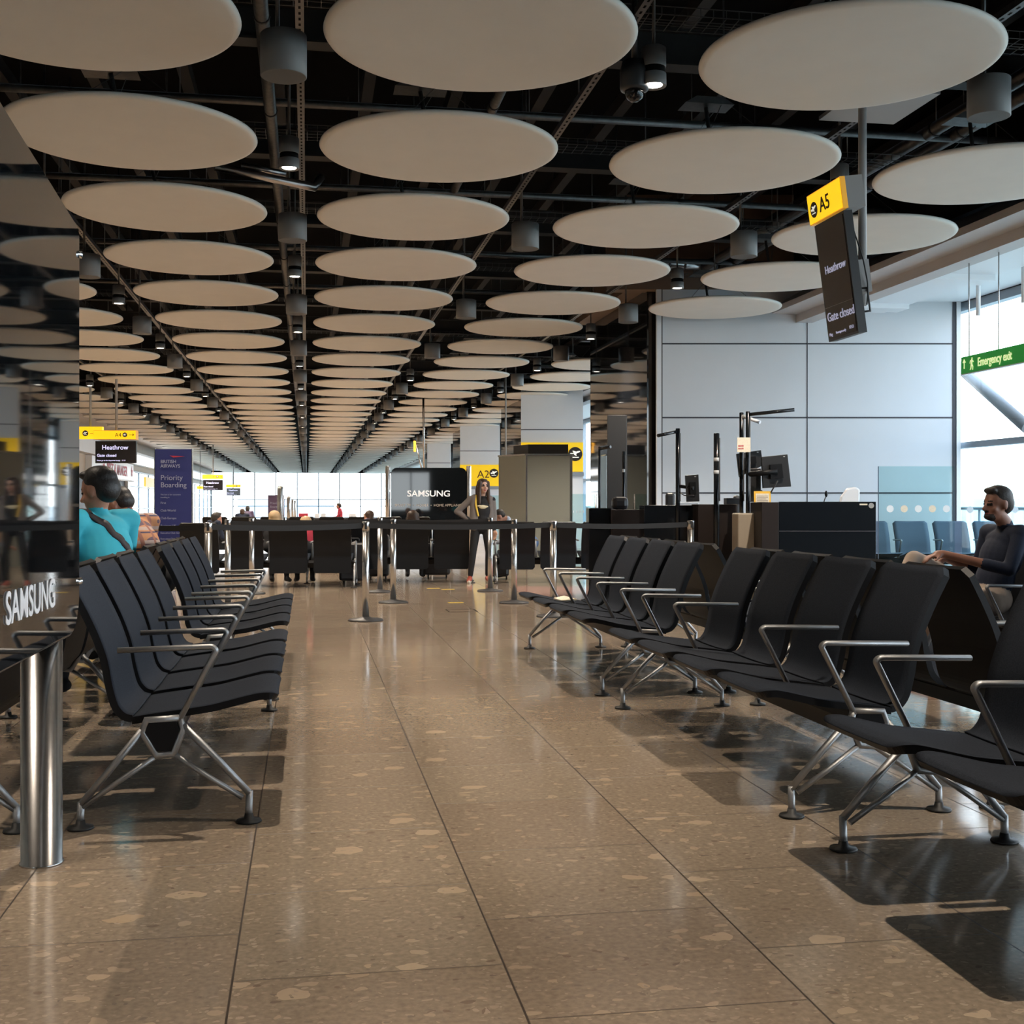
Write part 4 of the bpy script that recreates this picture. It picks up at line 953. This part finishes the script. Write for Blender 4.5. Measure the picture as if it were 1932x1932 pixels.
# ================================================================== PEOPLE
def remesh(prims, name, voxel, smooth=3):
    """prims: ('cap', a, b, r0, r1, mat) or ('ell', c, (rx,ry,rz), mat[, rotation matrix]); fused into one surface, coloured by the nearest primitive"""
    mb = MB()
    for p in prims:
        if p[0] == 'cap':
            a, b, r0, r1 = Vector(p[1]), Vector(p[2]), p[3], p[4]; d = b-a; n = max(2, int(d.length/max(.02, voxel*2)))
            for k in range(0, 5): pass
            z = d.normalized() if d.length > 1e-6 else Vector((0, 0, 1)); x = z.orthogonal().normalized(); y = z.cross(x)
            prof = [(r0*math.cos(t_), -r0*math.sin(t_)) for t_ in np.linspace(math.pi/2, 0, 5)]+[(r1*math.cos(t_), d.length+r1*math.sin(t_)) for t_ in np.linspace(0, math.pi/2, 5)]
            vs = []; fs = []; K = 14
            for (r, h) in prof:
                for j in range(K): an = 2*math.pi*j/K; vs.append(a+x*(r*math.cos(an))+y*(r*math.sin(an))+z*h)
            for i in range(len(prof)-1):
                for j in range(K): fs.append((i*K+j, i*K+(j+1) % K, (i+1)*K+(j+1) % K, (i+1)*K+j))
            mb.add(vs, fs, 'skin')
        else:
            t_ = MB().ell((0, 0, 0), p[2], 'skin', 20, 14); rot = p[4] if len(p) > 4 else Matrix.Identity(3)
            mb.add([rot @ Vector(v)+Vector(p[1]) for v in t_.v], t_.f, 'skin')
    me = mb.mesh('tmp')
    import bmesh
    bm = bmesh.new(); bm.from_mesh(me); bmesh.ops.remove_doubles(bm, verts=bm.verts, dist=1e-6); bm.to_mesh(me); bm.free()
    o = bpy.data.objects.new('tmp', me); C.objects.link(o)
    r = o.modifiers.new('r', 'REMESH'); r.mode = 'VOXEL'; r.voxel_size = voxel
    s = o.modifiers.new('s', 'SMOOTH'); s.factor = .5; s.iterations = smooth
    dg = bpy.context.evaluated_depsgraph_get(); out = bpy.data.meshes.new_from_object(o.evaluated_get(dg)); bpy.data.objects.remove(o); out.name = name
    n = len(out.polygons); cen = np.empty(n*3); out.polygons.foreach_get('center', cen); cen = cen.reshape(-1, 3)
    best = np.full(n, 1e9); idx = np.zeros(n, int); mats = []
    for p in prims:
        m = p[5] if p[0] == 'cap' else p[3]
        if m not in mats: mats.append(m)
        k = mats.index(m)
        if p[0] == 'cap':
            a, b = np.array(p[1], float), np.array(p[2], float); d = b-a; L = max(1e-9, d@d); t_ = np.clip(((cen-a)@d)/L, 0, 1)
            dist = np.linalg.norm(cen-(a+t_[:, None]*d), axis=1)-(p[3]+(p[4]-p[3])*t_)
        else:
            rot = np.array(p[4] if len(p) > 4 else Matrix.Identity(3)); q = (cen-np.array(p[1], float))@rot; rr = np.array(p[2], float); l = np.linalg.norm(q/rr, axis=1); dist = (l-1)*min(p[2])
        w_ = dist < best; best[w_] = dist[w_]; idx[w_] = k
    out.materials.clear()
    for m in mats: out.materials.append(M[m])
    out.polygons.foreach_set('material_index', idx.astype(np.int32)); out.polygons.foreach_set('use_smooth', np.ones(n, bool)); out.update()
    return out
def V(*a): return Vector(a)
def head_prims(c, F, U, skin, detail=True, beard=False, sc=1.0):
    """c head centre, F face direction, U up"""
    F = F.normalized(); Rt = F.cross(U).normalized(); U = Rt.cross(F).normalized(); rot = Matrix((Rt, F, U)).transposed()
    P = lambda x, y, z: c+(Rt*x+F*y+U*z)*sc
    e = lambda x, y, z, r, m: ('ell', P(x, y, z), tuple(q*sc for q in r), m, rot)
    out = [e(0, -.012, .03, (.074, .092, .088), skin), e(0, .02, -.035, (.058, .066, .075), skin), e(0, .045, -.078, (.034, .034, .03), 'hair_dark' if beard else skin)]
    if detail:
        out += [('cap', P(0, .082, .012), P(0, .106, -.022), .008*sc, .0135*sc, skin), e(0, .080, -.050, (.023, .011, .0055), 'lip'), e(0, .079, -.061, (.020, .011, .005), 'lip')]
        for s in (-1, 1):
            out += [e(s*.031, .074, .008, (.0145, .012, .0065), 'eye'), ('cap', P(s*.018, .080, .028), P(s*.046, .070, .030), .005*sc, .0035*sc, 'brow'), e(s*.076, -.008, -.005, (.011, .02, .032), skin), e(s*.04, .052, -.028, (.024, .02, .022), skin)]
        if beard: out += [e(0, .058, -.074, (.044, .040, .026), 'hair_dark'), e(0, .088, -.040, (.022, .008, .005), 'hair_dark')]
    return out, P, rot
def hand_prims(wrist, d, palm_n, skin, side, curl=.5, sc=1.0):
    """fingers along d, palm facing palm_n, thumb on `side`"""
    d = d.normalized(); sd = d.cross(palm_n).normalized()*side; pn = palm_n.normalized(); out = []
    out.append(('cap', wrist, wrist+d*.035*sc, .026*sc, .03*sc, skin))
    for i in range(4):
        o = (i-1.5)*.019*sc; root = wrist+d*.075*sc-sd*o*-1; L = (.068, .078, .072, .055)[i]*sc
        out.append(('cap', wrist+d*.02*sc+sd*o*.6, root, .014*sc, .0115*sc, skin))
        a = root+(d*math.cos(curl*.5)+pn*math.sin(curl*.5))*L*.5; b = a+(d*math.cos(curl*1.3)+pn*math.sin(curl*1.3))*L*.5
        out += [('cap', root, a, .0098*sc, .0088*sc, skin), ('cap', a, b, .0088*sc, .0075*sc, skin)]
    th0 = wrist+d*.02*sc+sd*.025*sc; th1 = th0+(d*.6+sd*.6+pn*.3).normalized()*.042*sc; th2 = th1+(d*.85+sd*.2+pn*.3).normalized()*.032*sc
    out += [('cap', th0, th1, .014*sc, .011*sc, skin), ('cap', th1, th2, .011*sc, .009*sc, skin)]
    return out
def person(label, loc, rz, J, skin, top, bottom, shoe, hair, voxel=.012, face=None, up=V(0, 0, 1), sleeves='long', hands=None, hairstyle='short', beard=False, extra=(), width=1.0, extra_hair=(), head_sc=1.0, name='person', under=None, detail=True):
    t = empty(name, label, 'person', loc, rz); pr = []
    hp, he = J['pelvis'], J['head']; ch, nk = J['chest'], J['neck']; k = width
    mid = (hp+ch)/2; ax = (J['shL']-J['shR']).normalized(); tp = top
    fw = ax.cross(V(0, 0, 1)) if False else None
    # torso: overlapping ellipsoids
    def tor(c, rx, ry, rz_, m, upv):
        X = ax; Z = upv.normalized(); Y = Z.cross(X).normalized(); X = Y.cross(Z).normalized(); pr.append(('ell', c, (rx*k, ry*k, rz_), m, Matrix((X, Y, Z)).transposed()))
    sp = (ch-hp)
    tor(hp+sp*.02, .165, .118, .12, bottom, sp); tor(hp+sp*.42, .140, .102, .17, tp, sp); tor(hp+sp*.85, .160, .112, .17, tp, sp); tor(ch+sp.normalized()*.05, .165, .09, .09, tp, sp)
    pr.append(('cap', (J['shL']+nk)/2-V(0, 0, .03), J['shL'], .052*k, .058*k, tp)); pr.append(('cap', (J['shR']+nk)/2-V(0, 0, .03), J['shR'], .052*k, .058*k, tp))
    pr.append(('cap', ch+sp.normalized()*.08, nk, .066*k, .050, tp)); pr.append(('cap', nk, he-up*.05*head_sc, .050, .048, skin))
    for s in 'LR':
        sh, el, wr = J['sh'+s], J['el'+s], J['wr'+s]
        pr.append(('cap', sh, el, .052*k, .040*k, tp))
        fm = tp if sleeves == 'long' else skin
        if sleeves == 'roll': mid2 = el.lerp(wr, .35); pr.append(('cap', el, mid2, .042, .040, tp)); pr.append(('cap', mid2, wr, .033, .026, skin))
        else: pr.append(('cap', el, wr, .040*k if sleeves == 'long' else .036, .028 if sleeves == 'long' else .025, fm))
        hn = (hands or {}).get(s)
        if hn: pr += hand_prims(wr, hn[0], hn[1], skin, hn[2], hn[3])
        else: dd = (wr-el).normalized(); pr += hand_prims(wr, dd, V(0, 0, -1) if abs(dd.z) < .8 else (V(0, 1, 0)), skin, 1 if s == 'L' else -1, .6)
        hi, kn, an, to = J['hip'+s], J['kn'+s], J['an'+s], J['to'+s]
        pr.append(('cap', hi, kn, .084*k, .058*k, bottom)); pr.append(('cap', kn, kn.lerp(an, .35), .058*k, .056*k, bottom)); pr.append(('cap', kn.lerp(an, .35), an+(kn-an).normalized()*.04, .055*k, .042, bottom))
        pr.append(('cap', an-V(0, 0, .02), to, .040, .034, shoe)); pr.append(('cap', an-V(0, 0, .035)-(to-an).normalized()*.03, an-V(0, 0, .035), .034, .036, shoe))
    hd, P, rot = head_prims(he, face or V(0, 1, 0), up, skin, detail, beard, head_sc)
    pr += hd; pr += list(extra)
    me = remesh(pr, 'body', voxel, 4); o = bpy.data.objects.new('body', me); C.objects.link(o); o.parent = t
    e = lambda x, y, z, r, m=hair: ('ell', P(x, y, z), tuple(q*head_sc for q in r), m, rot)
    if hairstyle == 'short': hp_ = [e(0, -.026, .052, (.081, .088, .078)), e(0, -.052, .010, (.076, .066, .080)), e(0, .045, .098, (.055, .035, .024)), e(0, -.01, .105, (.05, .06, .028))]
    elif hairstyle == 'crop': hp_ = [e(0, -.024, .050, (.079, .085, .072)), e(0, -.050, .012, (.074, .060, .062)), e(0, .04, .094, (.05, .034, .020))]
    elif hairstyle == 'bob': hp_ = [e(0, -.026, .045, (.088, .092, .085)), e(0, -.050, -.03, (.088, .062, .09))]
    else:
        hp_ = [e(0, -.022, .042, (.088, .094, .088)), e(0, -.055, -.02, (.092, .062, .12)), e(0, .03, .098, (.06, .045, .025))]
        for s in (-1, 1): hp_ += [('cap', P(s*.070, .035, .06), P(s*.078, .030, -.10), .028, .030, hair), ('cap', P(s*.078, .030, -.10), P(s*.085, .050, -.26), .032, .022, hair), ('cap', P(s*.05, -.06, -.05), P(s*.055, -.07, -.27), .045, .035, hair)]
    hp_ += list(extra_hair)
    hm = remesh(hp_, 'hair', max(.007, voxel*.8), 2); oh = bpy.data.objects.new('hair', hm); C.objects.link(oh); oh.parent = t
    return t, P
def seated(lean=0.0, head_f=.02, head_z=1.22, hz=.47, knee=.45, spread=.11, sw=.185, arms='lap', slump=0, foot=.0):
    """local: sitter looks towards +Y, seat under the origin"""
    J = {}; J['pelvis'] = V(0, 0, hz+.09); c = V(0, lean, hz+.42-slump); J['chest'] = c; J['neck'] = c+V(0, .02+lean*.35, .17)
    J['head'] = V(0, c.y+.03+head_f+lean*.35, head_z); 
    for s, g_ in (('L', -1), ('R', 1)):
        J['sh'+s] = c+V(g_*sw, lean*.1, .105); J['hip'+s] = V(g_*.095, .03, hz+.085); J['kn'+s] = V(g_*spread, knee, hz+.05); J['an'+s] = V(g_*spread, knee-.02+foot, .095); J['to'+s] = J['an'+s]+V(g_*.02, .15, -.055)
        if arms == 'lap': J['el'+s] = J['sh'+s]+V(g_*.05, .06, -.27); J['wr'+s] = V(g_*.07, J['el'+s].y+.23, hz+.20)
    return J

# woman standing, hand on hip
wp = gnd(908, 18.2)
J = dict(pelvis=V(0, 0, .84), chest=V(.01, .0, 1.13), neck=V(.01, .01, 1.30), head=V(.02, .035, 1.435), shL=V(.165, 0, 1.235), shR=V(-.15, 0, 1.245), elL=V(.20, -.02, .98), wrL=V(.19, .06, .78), elR=V(-.36, -.03, 1.06), wrR=V(-.16, .06, .93),
         hipL=V(.08, 0, .82), hipR=V(-.08, 0, .82), knL=V(.11, .03, .46), knR=V(-.13, .05, .46), anL=V(.10, -.02, .09), anR=V(-.17, .02, .09), toL=V(.11, .12, .035), toR=V(-.21, .15, .035))
wm, P = person('woman standing with hand on hip in grey cardigan and black clothes', wp, math.pi-TH*.0, {k: (V(-v.x, v.y, v.z)) for k, v in J.items()}, 'skin_pale', 'black_cloth', 'black_cloth', 'shoe_red', 'hair_brown', voxel=.009, face=V(-.35, 1, -.02), hairstyle='long', width=.92, head_sc=.95,
   hands={'R': (V(-.5, .3, -.6), V(-.4, -.6, 0), 1, .5), 'L': (V(-.05, .2, -1), V(.5, .5, 0), -1, .4)})
# her cardigan, print, strap as clothing parts
def cloth_part(nm, prims, parent, vox=.01):
    me = remesh(prims, nm, vox, 3); o = bpy.data.objects.new(nm, me); C.objects.link(o); o.parent = parent; return o
gk = 'grey_knit'
cloth_part('cardigan', [('cap', V(.155, 0, 1.245), V(.36, -.03, 1.06), .054, .046, gk), ('cap', V(.36, -.03, 1.06), V(.20, .04, .945), .046, .034, gk), ('cap', V(-.165, 0, 1.235), V(-.20, -.02, .98), .052, .044, gk), ('cap', V(-.20, -.02, .98), V(-.19, .05, .81), .043, .034, gk),
   ('cap', V(.105, .02, 1.26), V(.115, .04, .84), .062, .075, gk), ('cap', V(-.125, .02, 1.26), V(-.135, .0, .84), .045, .055, gk), ('ell', V(0, -.055, 1.03), (.17, .075, .26), gk)], wm)
cloth_part('yellow_strap', [('cap', V(.085, .055, 1.30), V(.095, .098, 1.16), .016, .016, 'bag_yellow'), ('cap', V(.095, .098, 1.16), V(.06, .108, 1.0), .016, .014, 'bag_yellow')], wm, .007)
cloth_part('shirt_print', [('ell', V(-.01, .095, 1.13), (.062, .018, .030), 'print_cream'), ('ell', V(.03, .095, 1.145), (.05, .016, .014), 'print_cream'), ('ell', V(-.055, .09, 1.135), (.04, .016, .016), 'print_cream')], wm, .006)
cloth_part('shoe_sole', [('cap', V(-.10, -.04, .02), V(-.11, .14, .02), .034, .03, 'sole')], wm); cloth_part('shoe_sole', [('cap', V(.17, 0, .02), V(.21, .17, .02), .034, .03, 'sole')], wm)

# man in turquoise, from behind on the left; facing -X
J = seated(lean=.05, head_f=-.02, head_z=1.15, sw=.215)
J['shR'] += V(0, .0, .0)
mt, P = person('man in turquoise T-shirt seated facing away on the left bench', (-1.12, 7.32, 0), R(58), J, 'skin', 'turquoise', 'black_cloth', 'black_cloth', 'hair_black', voxel=.010, face=V(-.1, 1, -.25), sleeves='short', width=1.14, hairstyle='short', head_sc=1.06, extra_hair=())
mt.scale = (1.07, 1.07, 1.07)
def wrap_strip(nm, parent, body, path, m, r=.022):
    from mathutils.bvhtree import BVHTree
    me = body.data; bv = BVHTree.FromPolygons([v.co for v in me.vertices], [tuple(p.vertices) for p in me.polygons]); pts = []
    for k in range(len(path)-1):
        for q in range(6):
            a = Vector(path[k]).lerp(Vector(path[k+1]), q/6); h = bv.find_nearest(a)
            pts.append(h[0]+h[1]*.004)
    prims = [('cap', pts[i], pts[i+1], r, r, m) for i in range(len(pts)-1)]
    b = MB()
    for i in range(len(pts)-1): pass
    n_ = len(pts); vs = []
    for i, p in enumerate(pts):
        d = (pts[min(i+1, n_-1)]-pts[max(i-1, 0)]).normalized(); nr = bv.find_nearest(p)[1]; sd = d.cross(nr).normalized()*r
        vs += [p-sd, p+sd, p+sd-nr*.012, p-sd-nr*.012, ]
    fs = []
    for i in range(n_-1):
        a = i*4
        for q in range(4): fs.append((a+q, a+(q+1) % 4, a+4+(q+1) % 4, a+4+q))
    b.add(vs, fs, m, True); return b.build(nm, parent)
mt_body = [c for c in mt.children if c.name.startswith('body')][0]
wrap_strip('shoulder_strap', mt, mt_body, [(-.13, .16, .98), (-.13, .08, 1.06), (-.12, -.05, 1.06), (-.05, -.16, .97), (.06, -.18, .86), (.17, -.14, .74), (.22, -.02, .66)], 'strap_brown', .021)
# man in plaid
J = seated(lean=.16, head_f=.05, head_z=1.07, sw=.20, slump=.03)
pm_, _ = person('man in orange plaid shirt hunched on the left bench beyond the turquoise man', (-1.08, 9.15, 0), R(62), J, 'skin_tan', 'plaid', 'black_cloth', 'black_cloth', 'hair_black', voxel=.010, face=V(-.1, 1, -.55), up=V(0, .45, 1), width=1.08, hairstyle='crop', head_sc=1.08)
pm_.scale = (1.07, 1.07, 1.07)

# man in navy at right, legs crossed
J = seated(lean=-.10, head_f=.05, head_z=1.155, sw=.19, hz=.44)
J['knL'] = V(-.10, .47, .50); J['anL'] = V(-.12, .46, .09); J['toL'] = J['anL']+V(0, .15, -.055)
J['knR'] = V(.03, .52, .79); J['anR'] = V(-.08, .74, .46); J['toR'] = J['anR']+V(-.06, .12, -.05)
J['hipR'] = V(.09, .03, .54); J['elL'] = J['shL']+V(-.06, .12, -.23); J['wrL'] = V(-.04, .36, .835); J['elR'] = J['shR']+V(.05, .06, -.26); J['wrR'] = V(.10, .26, .80)
mn, P = person('bearded man in navy shirt seated at right with crossed beige trousers', (4.47, 7.46, 0), R(90), {k: v for k, v in J.items()}, 'skin_tan', 'navy_cloth', 'beige_cloth', 'shoe_red', 'hair_dark', voxel=.009, face=V(-.12, 1, -.05), sleeves='roll', width=1.1, hairstyle='short', beard=True,
   hands={'L': (V(.1, 1, -.25), V(0, -.2, -1), 1, .5), 'R': (V(-.3, 1, -.2), V(0, -.2, -1), -1, .6)})

# man in pale shirt leaning forward, beyond the right far bench
p = gnd(1003, 19.4); J = seated(lean=.27, head_f=.12, head_z=.97, sw=.18, slump=.12); J['elL'] = J['shL']+V(-.03, .08, -.26); J['elR'] = J['shR']+V(.03, .08, -.26); J['wrL'] = V(-.05, .62, .55); J['wrR'] = V(.05, .62, .55)
person('man in pale blue shirt leaning forward behind the right barrier posts', p, R(85), J, 'skin', 'light_shirt', 'jeans', 'black_cloth', 'hair_dark', voxel=.011, face=V(0, 1, -.6), up=V(0, .5, 1), sleeves='long', hairstyle='crop')
# sitters of the far row, seen from behind
def sitter(label, px, zc, z, hair, top, style='short', rz=0, vox=.016, lean=.03, sk='skin', sc=1.0):
    p = gnd(px, zc); J = seated(lean=lean, head_z=z-.125*sc, slump=(1.25-z)*.7 if z < 1.25 else 0, sw=.17)
    return person(label, p, rz, J, sk, top, 'black_cloth', 'black_cloth', hair, voxel=vox, hairstyle=style, width=.95, detail=False, head_sc=sc)
sitter('blond person in black seated far off before the round-topped column', 516, 17.6, 1.06+.02, 'hair_blond', 'black_cloth', 'bob', -TH)
sitter('blond person in red top seated in the far row', 577, 17.7, 1.0, 'hair_blond', 'red_cloth', 'bob', -TH+.2)
sitter('long-haired person seated in front of the far black kiosk', 778, 18.9, 1.08, 'hair_brown', 'brow', 'long', -TH)
sitter('brown-haired person in purple in profile left of the far kiosk', 703, 23, 1.06, 'hair_brown', 'banner_purple', 'bob', R(60))
sitter('child looking down, silhouetted against the bright window on the left', 395, 22, 1.03, 'hair_dark', 'navy_cloth', 'short', R(-60), lean=.08)
sitter('distant person seated beside the smallest hanging display, left one', 457, 38, 1.05, 'hair_brown', 'navy_cloth', 'short', 0, .02)
sitter('distant person seated beyond the benches, right of the other distant one', 467, 44, 1.13, 'hair_dark', 'banner_purple', 'short', 0, .02)
sitter('distant person in red beyond the far counters', 643, 48, 1.25, 'hair_dark', 'red_cloth', 'short', R(80), .02)
# far low counter with bits on it
rotbox('far_counter', 'long dark counter far down the hall before the bright window', 'counter', 540, 735, 34, 0, .80, .7, 'luggage')
for i, (px, w_, m, lab) in enumerate(((572, .25, 'red', 'red box on the far counter'), (598, .12, 'trim_white', 'white cup on the far counter, left of the bottle'), (610, .14, 'trim_white', 'white bottle on the far counter'), (665, .2, 'trim_white', 'white frame on the far counter'), (690, .15, 'paper', 'beige packet on the far counter'))):
    p = at(px, 0, 34.2); tag(MB().box((-w_/2, 0, .80), (w_/2, .1, .93), m).build('counter_item', None, (p.x, p.y, 0), (0, 0, -TH), bevel=.01), lab, 'object')
